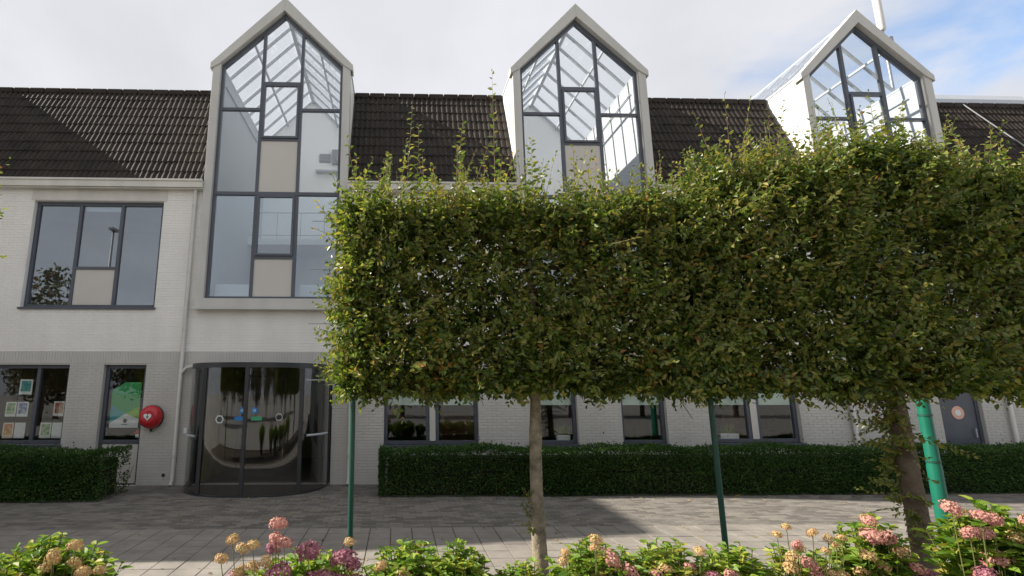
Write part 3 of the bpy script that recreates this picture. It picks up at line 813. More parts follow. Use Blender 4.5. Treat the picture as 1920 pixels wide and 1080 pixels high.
dc = MB(); dc.v = [(x, y + 0.01, 2.542) for x, y in AP] + [(x, y + 0.01, 2.556) for x, y in AP]; n = len(AP)
dc.f = [list(range(n)), list(reversed(range(n, 2 * n)))] + [[k, n + k, n + k + 1, k + 1] for k in range(n - 1)] + [[n - 1, 2 * n - 1, n, 0]]; dc.m = [0] * len(dc.f)
dc.build('canopy_top', 'door_frame', ent)
e = MB(); arc_strip(e, AP, 0.012, 0.04, 0.05); e.build('threshold', 'door_frame', ent)
posts_x = [-3.84, -2.90, -1.96]
def near_idx(x): return min(range(n), key=lambda k: abs(AP[k][0] - x))
idx = [0] + [near_idx(x) for x in posts_x] + [n - 1]
for k_, ii in enumerate(idx):
    x, y = AP[ii]; w = 0.075 if 0 < k_ < 4 else 0.09
    if k_ == 0: x += 0.03
    if k_ == 4: x -= 0.03
    MB().box(x - w / 2, x + w / 2, y, y + 0.08, 0.04, 2.455).build('post', 'door_frame', ent, bevel=0.006)
for a, c_ in zip(idx, idx[1:]):
    p = MB(); arc_strip(p, [(x, y + 0.03) for x, y in AP[a:c_ + 1]], 0.041, 2.454, 0.01); p.build('pane', 'glass_door', ent, smooth=True, auto=40)
for (a, c_) in ((idx[3] + 2, idx[4] - 2), (idx[0] + 2, idx[1] - 2)):
    pts = [(x, y - 0.05, 1.12) for x, y in AP[a:c_ + 1]]
    MB().tube(pts, 0.022, 8).build('push_bar', 'aluminium', ent)
# inner drum: reveals and second sliding screen, mat
e = MB().box(-4.40, -4.30, 0.33, 2.6, 0.02, 2.55).box(-1.62, -1.52, 0.33, 2.6, 0.02, 2.55); e.build('lobby_wall', 'lobby_reflection_olive', ent)
pts = []
m_ = MB(); m_.v = [(x, y + 0.05, 0.03) for x, y in AP[1:-1]]; m_.f = [list(range(len(m_.v)))]; m_.m = [0]
m_.build('door_mat', 'interior_floor', ent)
e = MB()
for x in (-4.1, -3.0, -1.9): e.box(x - 0.04, x + 0.04, 2.5, 2.58, 0.02, 2.5)
e.box(-4.3, -1.62, 2.5, 2.58, 2.35, 2.52); e.build('inner_screen', 'door_frame', ent)
# stickers on the leaves
def on_arc(x, off=0.0):
    k = near_idx(x); k = min(max(k, 1), n - 2)
    (xa, ya), (xb, yb) = AP[k - 1], AP[k + 1]
    t = 0 if xb == xa else (x - xa) / (xb - xa)
    return ya + (yb - ya) * t + 0.012 - off
def disc(name, x, z, r, mat, lab, sides=20, ring=None, yoff=0.0):
    y = on_arc(x, yoff); b = MB()
    P = [(x + r * math.cos(2 * math.pi * k / sides), z + r * math.sin(2 * math.pi * k / sides)) for k in range(sides)]
    if ring:
        Q = [(x + r * ring * math.cos(2 * math.pi * k / sides), z + r * ring * math.sin(2 * math.pi * k / sides)) for k in range(sides)]
        for k in range(sides):
            j = (k + 1) % sides; b.prism([P[k], Q[k], Q[j], P[j]], y, y + 0.003)
    else: b.prism(P, y, y + 0.003)
    o = b.build(name, mat, ent)
    if lab: o['label'] = lab
    return o
disc('sticker', -3.02, 1.62, 0.062, 'sticker_blue', 'round blue sticker'); disc('sticker', -2.78, 1.62, 0.062, 'sticker_blue', 'round blue sticker')
for x in (-3.02, -2.78):
    disc('sticker_mark', x, 1.62, 0.026, 'sticker_pale', None, 12, ring=0.6, yoff=0.004)
for x0, x1, m in ((-3.16, -2.97, 'sticker_blue'), (-2.84, -2.63, 'sticker_green')):
    y = on_arc((x0 + x1) / 2); MB().box(x0, x1, y, y + 0.003, 1.43, 1.505).build('sticker', m, ent)
disc('sticker', -3.46, 1.45, 0.085, 'sticker_pale', 'pale hexagonal ring sticker', 6, ring=0.72)
disc('sticker', -2.32, 1.49, 0.075, 'sticker_pale', 'pale hexagonal ring sticker', 6, ring=0.85)

# ---------------- side door far right
dr = MB(); members(dr, 12.483, 13.477, 0.0, 2.147, 0.08, 0.17, 0.07)
dr = dr.build('side_door', 'dark_frame', bld); dr['label'] = 'plain dark grey side door with a round peach sticker'
MB().box(12.555, 13.405, 0.10, 0.15, 0.03, 2.075).build('leaf', 'dark_frame', dr, bevel=0.006)
MB().tube([(13.30, 0.06, 0.95), (13.30, 0.06, 1.15)], 0.014, 8).build('handle', 'aluminium', dr)
MB().lathe([(0.15, 0), (0.15, 0.006), (0.147, 0.008)], 28, axis='y', c=(12.98, 0.098, 1.50)).build('sticker', 'sticker_peach', dr)
MB().lathe([(0.07, 0), (0.07, 0.002)], 20, axis='y', c=(12.98, 0.089, 1.50)).build('sticker_mark', 'poster_white', dr)

# ---------------- drainpipes
def pipe(x, z0, z1, r=0.045, y=-0.075, shoe=True, extra=None):
    b = MB(); pts = [(x, y - (0.10 if shoe else 0), z0), (x, y, z0 + 0.12), (x, y, z1)]
    b.tube(pts, r, 12)
    for z in (z0 + 0.6, (z0 + z1) / 2, z1 - 0.4): b.tube([(x, y, z - 0.03), (x, y, z + 0.03)], r * 1.22, 12)
    if extra: b.tube(extra, r * 0.8, 10)
    return b.build('drainpipe', 'pipe_grey', bld, smooth=True, auto=40)
pipe(-4.80, 0.02, EAVE_Z - 0.18, extra=[(-4.80, -0.08, 2.36), (-4.68, -0.10, 2.50), (-4.40, -0.14, 2.56)])
pipe(-1.04, 0.02, 3.75); pipe(14.06, 0.02, EAVE_Z - 0.18); pipe(10.35, 0.02, EAVE_Z - 0.18)
# lightning conductor over the right roof
p = [(15.9, RIDGE_Y + 0.1, RIDGE_Z + 0.07)] + [tuple(E0 + su * t + sn * 0.085 + Vector((16.0 + (slen - t) * 0.32, 0, 0))) for t in np.linspace(slen - 0.05, 0.1, 7)]
MB().tube(p, 0.016, 6).build('roof_cable', 'galvanised', bld)
# small fixtures by the entrance
f = MB().box(-4.66, -4.585, -0.045, -0.008, 1.08, 1.20); f.build('doorbell', 'white_plastic', bld, bevel=0.008)
f = MB().lathe([(0.03, 0), (0.03, 0.03), (0.018, 0.04)], 12, axis='y', c=(-5.02, -0.008, 0.22)); f.build('wall_spout', 'black_plastic', bld)

# ---------------- side wing whose shadow falls over forecourt and roof
wing = empty('side_wing', (-14, -1, 0), 'taller white wing with tiled mansard front standing left of the main facade', 'building')
wing.location = (0, 0, 0)
WX0, WX1, WY = -22.0, -11.75, -3.65
MB().box(WX0, WX1, WY, 2.4, -0.2, 7.0).build('wall', 'white_brick', wing)
c = MB(); yp = [(WY - 0.1, 7.02), (2.4, 7.02), (2.4, 10.95), (WY + 1.7, 10.95)]
i = 0; c.v = [(x, y, z) for x in (WX0, WX1) for y, z in yp]
c.f = [[0, 1, 2, 3], [7, 6, 5, 4], [0, 3, 7, 4], [3, 2, 6, 7], [2, 1, 5, 6], [1, 0, 4, 5]]; c.m = [1, 1, 0, 0, 1, 0]
c.build('roof', ['roof_tile', 'white_brick'], wing)
MB().box(WX0, WX1, WY - 0.22, WY - 0.02, 6.8, 7.015).build('gutter', 'cream_trim', wing)
for k in range(3):
    x = -20 + k * 3.2; w_ = MB(); members(w_, x, x + 2, 4.0, 6.3, WY - 0.02, WY + 0.05); w_ = w_.build('window', 'dark_frame', wing); pane(w_, x + .07, x + 1.93, 4.07, 6.23, WY - 0.01, 'glass_upper')

# ------------------------------------------------------------------ rooftop things
mast = empty('antenna_mast', (17.3, 4.3, 9.93), 'white tube antenna on a thin steel mast behind the third gable', 'antenna')
MB().tube([(0, 0, 0), (0, 0, 4.9)], 0.05, 10).build('pole', 'galvanised', mast, smooth=True, auto=40)
MB().tube([(0, 0, 4.75), (0, 0, 4.82), (0, 0, 7.6), (0, 0, 7.7)], [0.10, 0.125, 0.125, 0.08], 14).build('antenna', 'mast_white', mast, smooth=True, auto=40)
MB().box(-0.10, 0.30, -0.05, 0.05, 4.3, 4.36).box(0.22, 0.30, -0.06, 0.06, 4.1, 4.5).build('bracket', 'galvanised', mast)
MB().box(-0.2, 0.2, -0.2, 0.2, 0, 0.04).build('base_plate', 'galvanised', mast)
skl = empty('roof_light', (17.9, 2.7, 9.93), 'long low pale roof light on the flat roof beyond the third gable', 'roof light')
pr = [(-0.42, 0.0), (0.42, 0.0), (0.42, 0.88), (0.30, 1.08), (0.0, 1.15), (-0.30, 1.08), (-0.42, 0.88)]
c = MB(); i = 0; m_ = len(pr); c.v = [(x, y, z) for x in (-1.5, 1.5) for y, z in pr]
c.f = [list(reversed(range(m_))), list(range(m_, 2 * m_))] + [[k, (k + 1) % m_, m_ + (k + 1) % m_, m_ + k] for k in range(m_)]; c.m = [0] * len(c.f)
c.build('body', 'aluminium', skl)
for k in range(4): MB().box(-1.35 + k * 0.9 - 0.03, -1.35 + k * 0.9 + 0.03, -0.1, 0.1, 1.14, 1.20).build('clip', 'galvanised', skl)

# ------------------------------------------------------------------ defibrillator cabinet
ab = empty('defibrillator_cabinet', (-5.36, -0.008, 1.44), 'round red wall cabinet with white emblem beside the narrow window', 'cabinet')
MB().lathe([(0.245, 0.0), (0.255, 0.02), (0.255, 0.06), (0.24, 0.065)], 36, axis='y').build('back_ring', 'black_plastic', ab, smooth=True, auto=40)
MB().lathe([(0.248, 0.066), (0.25, 0.10), (0.235, 0.15), (0.20, 0.195), (0.15, 0.225), (0.08, 0.24), (0.01, 0.243)], 40, axis='y').build('dome', 'red_gloss', ab, smooth=True)
MB().lathe([(0.135, 0.232), (0.135, 0.245), (0.11, 0.251), (0.01, 0.255)], 32, axis='y').build('boss', 'red_gloss', ab, smooth=True, auto=40)
hp = []
for k in range(28):
    t = 2 * math.pi * k / 28
    hp.append((0.0052 * 16 * math.sin(t) ** 3, 0.0052 * (13 * math.cos(t) - 5 * math.cos(2 * t) - 2 * math.cos(3 * t) - math.cos(4 * t)) + 0.012))
MB().prism(hp[::-1], -0.262, -0.256).build('heart_emblem', 'white_plastic', ab)
MB().prism([(0.012, 0.058), (-0.030, 0.0), (-0.004, 0.004), (-0.014, -0.050), (0.030, 0.018), (0.004, 0.014)], -0.266, -0.2625).build('bolt_emblem', 'black_plastic', ab)
MB().box(-0.02, 0.02, -0.05, -0.012, -0.31, -0.25).build('latch', 'black_plastic', ab)

# ------------------------------------------------------------------ posters on the windows
def poster(x0, x1, z0, z1, mat, lab, y=0.157):
    o = MB().box(x0, x1, y, y + 0.004, z0, z1).build('poster', mat); return tag(o, lab, 'poster')
poster(-8.42, -8.14, 1.92, 2.25, 'print_teal', 'teal and white sheet hung highest in the wide window')
poster(-8.66, -8.43, 1.44, 1.76, 'print_green', 'white bordered green picture sheet beside the violet one')
poster(-8.41, -8.17, 1.44, 1.76, 'print_violet', 'white bordered violet picture sheet in the wide window')
poster(-8.66, -8.43, 0.98, 1.31, 'print_orange', 'orange picture sheet low in the wide window')
poster(-8.41, -8.18, 0.98, 1.31, 'print_pale', 'pale text sheet beside the low orange one')
poster(-7.62, -7.38, 1.45, 1.77, 'print_red', 'red brown picture sheet alone in the right pane of the wide window')
poster(-7.86, -7.62, 0.98, 1.31, 'print_green', 'green picture sheet low in the pane beside the brick pier')
poster(-7.60, -7.37, 0.98, 1.31, 'print_pale', 'pale text sheet beside the low green one')
gp = MB(); Y = 0.10
def gpoly(pts, m): gp.prism(pts, 0.157, 0.162, m)
x0, x1, z0, z1 = -6.37, -5.74, 1.20, 2.19
xm = (x0 + x1) / 2 + 0.02; zc = z0 + 0.30
gpoly([(x0, z0), (x1, z0), (x1, z0 + 0.19), (xm, zc), (x0, z0 + 0.10)], 3)
gpoly([(x0, z0 + 0.10), (xm, zc), (x0, zc + 0.20)], 1)
gpoly([(xm, zc), (x1, z0 + 0.19), (x1, zc + 0.16)], 2)
gpoly([(x0, zc + 0.20), (xm, zc), (x1, zc + 0.16), (x1, z1), (x0 + 0.28, z1), (x0, z1 - 0.17)], 0)
lg = gp.build('poster', ['poster_green', 'poster_teal', 'poster_lime', 'poster_white']); tag(lg, 'large green poster with teal and lime facets in the narrow window', 'poster')
b = MB(); P = [(-6.03 + 0.05 * math.cos(k * math.pi / 3 + .5), 1.345 + 0.05 * math.sin(k * math.pi / 3 + .5)) for k in range(6)]
b.prism(P, 0.154, 0.1565); b.box(-6.10, -5.97, 0.1545, 0.1568, 1.262, 1.274); b.build('emblem', 'door_frame', lg)
hs = MB(); hs.prism([(-5.80, 1.06), (-5.67, 1.06), (-5.67, 1.09), (-5.735, 1.16), (-5.80, 1.09)], 0.157, 0.161, 0); hs.box(-5.775, -5.695, 0.157, 0.161, 0.99, 1.058, 1)
hs = hs.build('sticker', ['sticker_red', 'poster_white']); tag(hs, 'small red roofed house sticker low in the narrow window', 'sticker')

# ------------------------------------------------------------------ hedges
def hedge(name, x0, x1, y0, y1, h, n, lab):
    root = empty(name, ((x0 + x1) / 2, (y0 + y1) / 2, 0), lab, 'hedge'); cx, cy = root.location.x, root.location.y
    w, d = (x1 - x0) / 2, (y1 - y0) / 2
    # woody core: many stems
    c = MB()
    for k in range(int((x1 - x0) / 0.11)):
        px, py = rng.uniform(-w + .05, w - .05), rng.uniform(-d + .12, d - .12)
        q = (px + rng.normal() * .12, py + rng.normal() * .08, h * rng.uniform(.6, .9))
        c.tube([(px, py, 0), ((px + q[0]) / 2 + rng.normal() * .03, (py + q[1]) / 2, q[2] * .5), q], [.012, .009, .004], 4, cap=False)
    c.build('stems', 'twig', root)['kind'] = 'stuff'
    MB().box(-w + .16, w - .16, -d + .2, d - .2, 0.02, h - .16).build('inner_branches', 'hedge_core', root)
    # leaves mostly in a skin around the volume
    nf = int(n * .5); ntp = int(n * .22); ns = int(n * .06); nb = int(n * .07); ni = n - nf - ntp - ns - nb
    U = rng.random
    def skin(k): return np.abs(rng.normal(size=k)) * 0.05
    P = np.concatenate([
        np.stack([U(nf) * 2 * w - w, -d + skin(nf), U(nf) * h], 1),
        np.stack([U(ntp) * 2 * w - w, U(ntp) * 2 * d - d, h - skin(ntp) * .8], 1),
        np.stack([np.where(U(ns) < .5, -w + skin(ns), w - skin(ns)), U(ns) * 2 * d - d, U(ns) * h], 1),
        np.stack([U(nb) * 2 * w - w, d - skin(nb), U(nb) * h], 1),
        np.stack([U(ni) * 2 * w - w, U(ni) * 2 * d - d, U(ni) * h], 1)])
    wob = 0.03 * np.sin(P[:, 0] * 2.1 + 1) + 0.02 * np.sin(P[:, 0] * 5.3) + np.abs(rng.normal(size=len(P))) ** 3 * 0.0035
    P[:, 2] += np.where(P[:, 2] > h * .5, wob, 0); P[:, 1] += 0.018 * np.sin(P[:, 0] * 3.1) + 0.012 * np.sin(P[:, 2] * 9 + P[:, 0] * 2)
    # sparse patches low down
    keep = (rng.random(len(P)) < np.clip(0.6 + P[:, 2] / h * 0.9 + 0.35 * np.sin(P[:, 0] * 1.3 + 0.8), 0.35, 1))
    P = P[keep]; n_ = len(P)
    outw = np.stack([P[:, 0] * .15, P[:, 1] / d, (P[:, 2] - h * .4) / h * 1.4], 1)
    Dd = outw * .8 + rng.normal(size=(n_, 3)) * .7 + np.array([0, 0, .3])
    V, F = diamond_arrays(P, Dd, rng.normal(size=(n_, 3)) + outw, rng.uniform(.034, .058, n_), rng.uniform(.022, .034, n_))
    V[:, 2] = np.maximum(V[:, 2], 0.018)
    o = bpy.data.objects.new('foliage', np_mesh('foliage', V, F, ['hedge_leaf'])); link(o, root)
    return root
hedge('box_hedge', -0.33, 15.2, -1.50, -0.62, 0.86, 92000, 'long clipped green hedge under the row of ground floor windows')
hedge('box_hedge', -12.2 + 1.3, -5.40, -1.80, -0.75, 0.86, 40000, 'short clipped green hedge under the windows with posters')

# ------------------------------------------------------------------ pleached hornbeams
def tube_twigs(tw, r):
    c = MB()
    for q in tw: c.tube(q, [r, r * .8, r * .35], 3, cap=False)
    return c
def hornbeam(x, y, half, zb, zt, rad, bark, lab, dens=1.0, trunk_leaves=False, lean=0.0, seed=1, tall=(), top_bulge=0.0):
    rg = np.random.default_rng(seed)
    root = empty('hornbeam_tree', (x, y, 0.03), lab, 'tree', 'pleached hornbeams in the flower bed')
    tr = MB(); H = zt - 0.25
    pts = []; rr = []
    for k in range(22):
        t = k / 21; pts.append((lean * t + 0.02 * math.sin(t * 7 + seed) , 0.02 * math.cos(t * 5 + seed), -0.06 + t * H)); rr.append(rad * (1.0 - 0.62 * t) * (1 + 0.30 * max(0, 1 - t * 14)) * (1 + rg.normal() * 0.035))
    tr.tube(pts, rr, 16)
    trunk = tr.build('trunk', bark, root, smooth=True)
    lb = MB()
    for z in np.linspace(zb + 0.12, zt - 0.25, 6):
        for s in (-1, 1):
            L_ = half * rg.uniform(.75, .97); p = [(s * L_ * q, rg.normal() * .04, z + 0.04 * q + rg.normal() * .02) for q in (0, .3, .65, 1)]
            lb.tube(p, [.026, .02, .014, .006], 6, cap=False)
            for q in np.linspace(.1, .95, 9):
                sy = rg.choice((-1, 1)); lb.tube([(s * L_ * q, 0, z), (s * L_ * q + rg.normal() * .1, sy * .2, z + rg.normal() * .1), (s * L_ * q + rg.normal() * .15, sy * .38, z + rg.normal() * .18)], [.009, .006, .003], 4, cap=False)
    lb.build('limbs', 'twig', trunk)['kind'] = 'stuff'
    d = 0.42
    # shoots in the box skin
    def ztop(px): return zt + top_bulge * np.exp(-(px / (half * .55)) ** 2) + 0.05 * np.sin(px * 4 + seed)
    ph = rg.uniform(0, 6.28, 12)
    def lump(a, c):   # slow unevenness of the clipped face, -1..1
        return (np.sin(a * 2.3 + ph[0] + 1.2 * np.sin(c * 1.9 + ph[1])) + np.sin(c * 3.1 + ph[2] + np.sin(a * 1.7 + ph[3])) + .8 * np.sin(a * 5.1 + c * 3.7 + ph[4]) + .8 * np.sin(a * 4.3 - c * 5.9 + ph[5])) / 3.6
    def block(k, face):
        px = rg.uniform(-half, half, k); py = rg.uniform(-d, d, k); f = rg.random(k); pz = zb + f * (ztop(px) - zb)
        out = np.zeros((k, 3))
        if face == 'front': py = -d + 0.13 + np.abs(rg.normal(size=k)) * .07 + 0.22 * lump(px, pz); out[:, 1] = -1
        if face == 'back': py = d - 0.14 - np.abs(rg.normal(size=k)) * .07; out[:, 1] = 1
        if face == 'left': px = -half + 0.12 + np.abs(rg.normal(size=k)) * .1 + 0.12 * lump(pz * 1.5, py); out[:, 0] = -1
        if face == 'right': px = half - 0.12 - np.abs(rg.normal(size=k)) * .1; out[:, 0] = 1
        if face == 'top': pz = ztop(px) - 0.12 - np.abs(rg.normal(size=k)) * .08; out[:, 2] = 1.1
        if face == 'bottom': pz = zb + 0.08 + np.abs(rg.normal(size=k)) * .07 + 0.10 * lump(px * 1.6, py); out[:, 2] = -0.5; out[:, 1] = -.3
        D = out + rg.normal(size=(k, 3)) * .55 + np.array([0, 0, .25]) * (face != 'bottom')
        P_ = np.stack([px, py, pz - 0.03], 1)
        if face == 'front':
            keep = rg.random(k) < np.clip(.72 - .75 * lump(px, pz), .22, 1); P_, D = P_[keep], D[keep]
        return P_, D
    A = half * 2 * (zt - zb)
    plan = [('front', int(330 * A * dens), (.14, .34), 9), ('back', int(190 * A * dens), (.14, .34), 8), ('left', int(190 * dens * (zt - zb)), (.16, .42), 10), ('right', int(150 * dens * (zt - zb)), (.14, .34), 9),
            ('top', int(150 * half * 2 * dens), (.14, .36), 9), ('bottom', int(150 * half * 2 * dens), (.10, .26), 8), ('fill', int(110 * A * dens), (.15, .35), 8)]
    PS = []; twigs = []
    for face, k, (a, c_), nl in plan:
        P0, D0 = block(k, face)
        k = len(P0)
        po, ax, nn, sz, tw = shoots(P0, D0, rg.uniform(a, c_, k), nl, 0.082, rg=rg)
        if face == 'front': nn = nn + np.array([0, -0.6, 0])
        PS.append((po, ax, nn, sz)); twigs += tw[::3]
    po, ax, nn, sz = [np.concatenate(q) for q in zip(*PS)]
    V, F = leaf_arrays(po, ax, nn, sz, sz * 0.58)
    cr = bpy.data.objects.new('crown', np_mesh('crown', V, F, ['hornbeam_leaf'])); link(cr, root)
    tube_twigs(twigs, 0.0035).build('twigs', 'twig', cr)['kind'] = 'stuff'
    # longer young shoots: top wands, loose side sprays, sprays lying over the front
    PS = []; twigs = []
    k = int(80 * half * 2 * dens)
    px = rg.uniform(-half, half, k); P0 = np.stack([px, rg.uniform(-d, d, k), ztop(px) - .06], 1)
    D0 = np.stack([rg.normal(size=k) * .28 - .05, rg.normal(size=k) * .25, np.ones(k)], 1)
    PS.append(shoots(P0, D0, rg.uniform(.25, .85, k) * rg.uniform(.5, 1.1, k), 13, 0.074, lift=0.1, rg=rg))
    for tx, tz in tall:
        P0 = np.array([[tx - x, -0.1, zt - .05]]); D0 = np.array([[rg.normal() * .08, rg.normal() * .05, 1.0]])
        PS.append(shoots(P0, D0, np.array([tz - zt]), 30, 0.085, lift=0.05, rg=rg))
    k = int(38 * (zt - zb) * dens)
    P0 = np.stack([np.full(k, -half + .08), rg.uniform(-d, d, k), rg.uniform(zb + .1, zt, k)], 1)
    D0 = np.stack([-np.ones(k), rg.normal(size=k) * .3, rg.normal(size=k) * .35 + .35], 1)
    PS.append(shoots(P0, D0, rg.uniform(.18, .5, k), 11, 0.072, lift=0.2, rg=rg))
    k = int(42 * A * dens)
    P0 = np.stack([rg.uniform(-half, half, k), np.full(k, -d + .03), rg.uniform(zb + .1, zt, k)], 1)
    P0[:, 1] += 0.20 * lump(P0[:, 0], P0[:, 2])
    D0 = np.stack([rg.normal(size=k) * .7, -.55 + rg.normal(size=k) * .25, rg.normal(size=k) * .5 + .55], 1)
    PS.append(shoots(P0, D0, rg.uniform(.22, .58, k), 13, 0.076, lift=0.15, rg=rg))
    if trunk_leaves:
        k = 105; zz_ = .35 + (zb - .2) * rg.random(k) ** .6
        P0 = np.stack([rg.normal(size=k) * .05, rg.normal(size=k) * .05, zz_], 1)
        D0 = np.stack([-.95 + rg.normal(size=k) * .75, -.3 + rg.normal(size=k) * .6, rg.normal(size=k) * .35 + .1], 1)
        PS.append(shoots(P0, D0, rg.uniform(.25, .75, k) * (0.45 + 0.55 * zz_ / zb), 12, 0.068, lift=-0.1, rg=rg))
    else:
        k = 9; P0 = np.stack([np.full(k, -.05), rg.normal(size=k) * .03 - .03, rg.uniform(.45, 1.0, k)], 1)
        D0 = np.stack([-1 + rg.normal(size=k) * .3, rg.normal(size=k) * .3 - .2, rg.uniform(.3, 1.2, k)], 1)
        PS.append(shoots(P0, D0, rg.uniform(.10, .2, k), 7, 0.05, rg=rg))
    for q in PS: twigs += q[4]
    po, ax, nn, sz = [np.concatenate(q) for q in zip(*[q[:4] for q in PS])]
    V, F = leaf_arrays(po, ax, nn, sz, sz * 0.56)
    yc = bpy.data.objects.new('young_shoots', np_mesh('young_shoots', V, F, ['hornbeam_leaf_young'])); link(yc, root)
    tube_twigs(twigs, 0.004).build('twigs', 'twig', yc)['kind'] = 'stuff'
    return root
TY = -6.5
hornbeam(1.44, TY, 1.98, 1.98, 3.88, 0.082, 'bark_pale', 'clipped hornbeam on a slim pale bare trunk between two thin green posts', seed=3, lean=0.02, tall=((0.07, 5.25), (0.20, 5.0), (0.62, 4.95), (1.08, 5.55), (1.5, 4.8), (-0.2, 4.6)), top_bulge=0.0)
hornbeam(5.36, TY, 1.98, 1.98, 4.22, 0.115, 'bark_dark', 'clipped hornbeam on a thick dark trunk wrapped in leafy shoots', seed=8, trunk_leaves=True, tall=((5.35, 5.25), (4.95, 5.05), (4.7, 4.95), (6.1, 4.95), (6.6, 4.9)), top_bulge=0.35)
hornbeam(-6.72, TY + 0.1, 1.95, 2.0, 4.0, 0.085, 'bark_pale', 'clipped hornbeam standing alone across the entrance path, mostly out of view', dens=0.6, seed=14)

# ------------------------------------------------------------------ posts
def post(x, lab):
    t = empty('support_post', (x, TY, 0.0), lab, 'post', 'thin green support posts')
    MB().tube([(0, 0, -0.05), (0, 0, 3.9)], 0.028, 14).build('shaft', 'green_post', t, smooth=True, auto=40)
    MB().lathe([(0.028, 3.9), (0.032, 3.905), (0.03, 3.925), (0.01, 3.938)], 14).build('cap', 'green_post', t, smooth=True)
    for z in (2.1, 2.7, 3.3, 3.85): MB().tube([(-0.5, 0.035, z), (0.5, 0.035, z)], 0.005, 5).build('wire', 'galvanised', t)
post(-0.46, 'thin dark green steel post at the free end of the clipped tree row'); post(3.33, 'thin dark green steel post between the two clipped trees')
col = empty('lamp_column', (7.93, -4.2, 0.0), 'thick bright green lamp column between dark trunk and hedge', 'lamp post')
MB().tube([(0, 0, -0.05), (0, 0, 0.9), (0, 0, 0.93), (0, 0, 2.9)], [0.09, 0.09, 0.084, 0.08], 24).build('shaft', 'green_pole', col, smooth=True, auto=40)
for z in (0.95, 1.62): MB().tube([(0, 0, z), (0, 0, z + 0.03)], 0.09, 24).build('band', 'green_post', col, smooth=True, auto=40)
MB().lathe([(0.10, 2.90), (0.16, 2.94), (0.17, 2.96), (0.12, 3.00)], 24).build('collar', 'green_pole', col, smooth=True, auto=40)
MB().lathe([(0.11, 3.00), (0.19, 3.10), (0.21, 3.22), (0.18, 3.36), (0.10, 3.44)], 24).build('lantern', 'white_plastic', col, smooth=True)
MB().lathe([(0.22, 3.44), (0.20, 3.48), (0.10, 3.54), (0.02, 3.56)], 24).build('hood', 'green_pole', col, smooth=True, auto=40)

# ------------------------------------------------------------------ hydrangeas
def head_mesh(name, mat, r, n=64, seed=0):
    rg = np.random.default_rng(seed); P = []; D = []; Nn = []
    ga = math.pi * (3 - math.sqrt(5))
    for k in range(n):
        z = 1 - 1.55 * (k + .5) / n; q = math.sqrt(max(0, 1 - z * z)); th = k * ga
        nrm = Vector((q * math.cos(th), q * math.sin(th), z)) ; rr = r * rg.uniform(.68, 1.12)
        c = Vector((nrm.x * rr * 1.05, nrm.y * rr * 1.05, nrm.z * rr * .88))
        s = nrm.orthogonal().normalized(); s.rotate(Matrix.Rotation(rg.uniform(0, 6.28), 3, nrm)); t = nrm.cross(s)
        for dd in (s, t, -s, -t): P.append(c); D.append(dd + nrm * rg.uniform(-.1, .55)); Nn.append(nrm)
    P, D, Nn = np.array(P), np.array(D), np.array(Nn); m = len(P)
    V, F = diamond_arrays(P, D, Nn, rg.uniform(.20, .34, m) * r, rg.uniform(.2, .3, m) * r, fold=-0.1)
    return np_mesh(name, V, F, [mat])
HM = {c: [head_mesh('flower_head', 'petal_' + c, 0.1, seed=s) for s in (1, 2, 3)] for c in ('mauve', 'pink', 'tan')}
def hydrangea(x, y, w, h, heads, lab, seed, leafy=1.0, leaf=0.10):
    rg = np.random.default_rng(seed)
    root = empty('hydrangea_bush', (x, y, 0.03), lab, 'shrub', 'hydrangeas in the flower bed')
    # stems and leaves under a dome
    k = int(95 * leafy * (w / .4)); st = MB(); P = []; D = []; NN = []; SZ = []
    for i in range(k):
        a, q = rg.uniform(0, 6.28), math.sqrt(rg.random())
        ex, ey = q * w * math.cos(a), q * w * .8 * math.sin(a); ez = (h + .225) * (1 - .22 * q * q) * rg.uniform(.84, 1.02)
        bx, by = ex * .3, ey * .3
        st.tube([(bx, by, 0), ((bx + ex) / 2 * 1.05, (by + ey) / 2 * 1.05, ez * .55), (ex, ey, ez)], [.006, .005, .003], 4, cap=False)
        nl = 13
        for j in range(nl):
            t = 1 - .5 * (1 - (j + 1) / nl) ** 1.5; px = bx + (ex - bx) * t; py = by + (ey - by) * t; pz = ez * t
            an = rg.uniform(0, 6.28) if j % 2 == 0 else an + math.pi
            P.append((px, py, pz)); D.append((math.cos(an), math.sin(an), rg.uniform(-.1, .75))); NN.append((rg.normal() * .3, rg.normal() * .3, 1)); SZ.append(leaf * .82 * rg.uniform(.6, 1.1) * (1.25 - .5 * (j / nl) ** 3))
    P, D, NN, SZ = map(np.array, (P, D, NN, SZ))
    V, F = leaf_arrays(P, D, NN, SZ, SZ * .62, fold=.15, curl=.22)
    link(bpy.data.objects.new('foliage', np_mesh('foliage', V, F, ['hydrangea_leaf'])), root)
    for (hx, hz, r, c) in heads:
        hy = -rg.uniform(.4, .95) * w * .8
        me = HM[c][int(rg.integers(3))]
        o = bpy.data.objects.new('flower_head', me); s = r / 0.1 * .93
        o.location = (hx, hy, hz - .03); o.scale = (s * rg.uniform(.9, 1.1), s * rg.uniform(.9, 1.1), s * rg.uniform(.85, 1.05))
        o.rotation_euler = (rg.normal() * .35, rg.normal() * .35, rg.uniform(0, 6.28)); link(o, root)
        st.tube([(hx * .5, hy * .4, 0.05), (hx * .9, hy * .8, hz * .55), (hx, hy, hz - .05)], [.004, .0035, .003], 5, cap=False)
    st.build('stems', 'green_stem', root)['kind'] = 'stuff'
    return root
HY = -8.2
def spray(rg, n, w, z0, z1, rs, cols):
    return [(rg.uniform(-w, w), rg.uniform(z0, z1), rg.uniform(*rs), cols[int(rg.integers(len(cols)))]) for _ in range(n)]
rg0 = np.random.default_rng(77)
K = 4.0 / 4.6
def zz7(z): return 1.98 - (1.98 - z) * K     # measured at y=-7.6, moved to the bush line
def xx7(x): return x * K
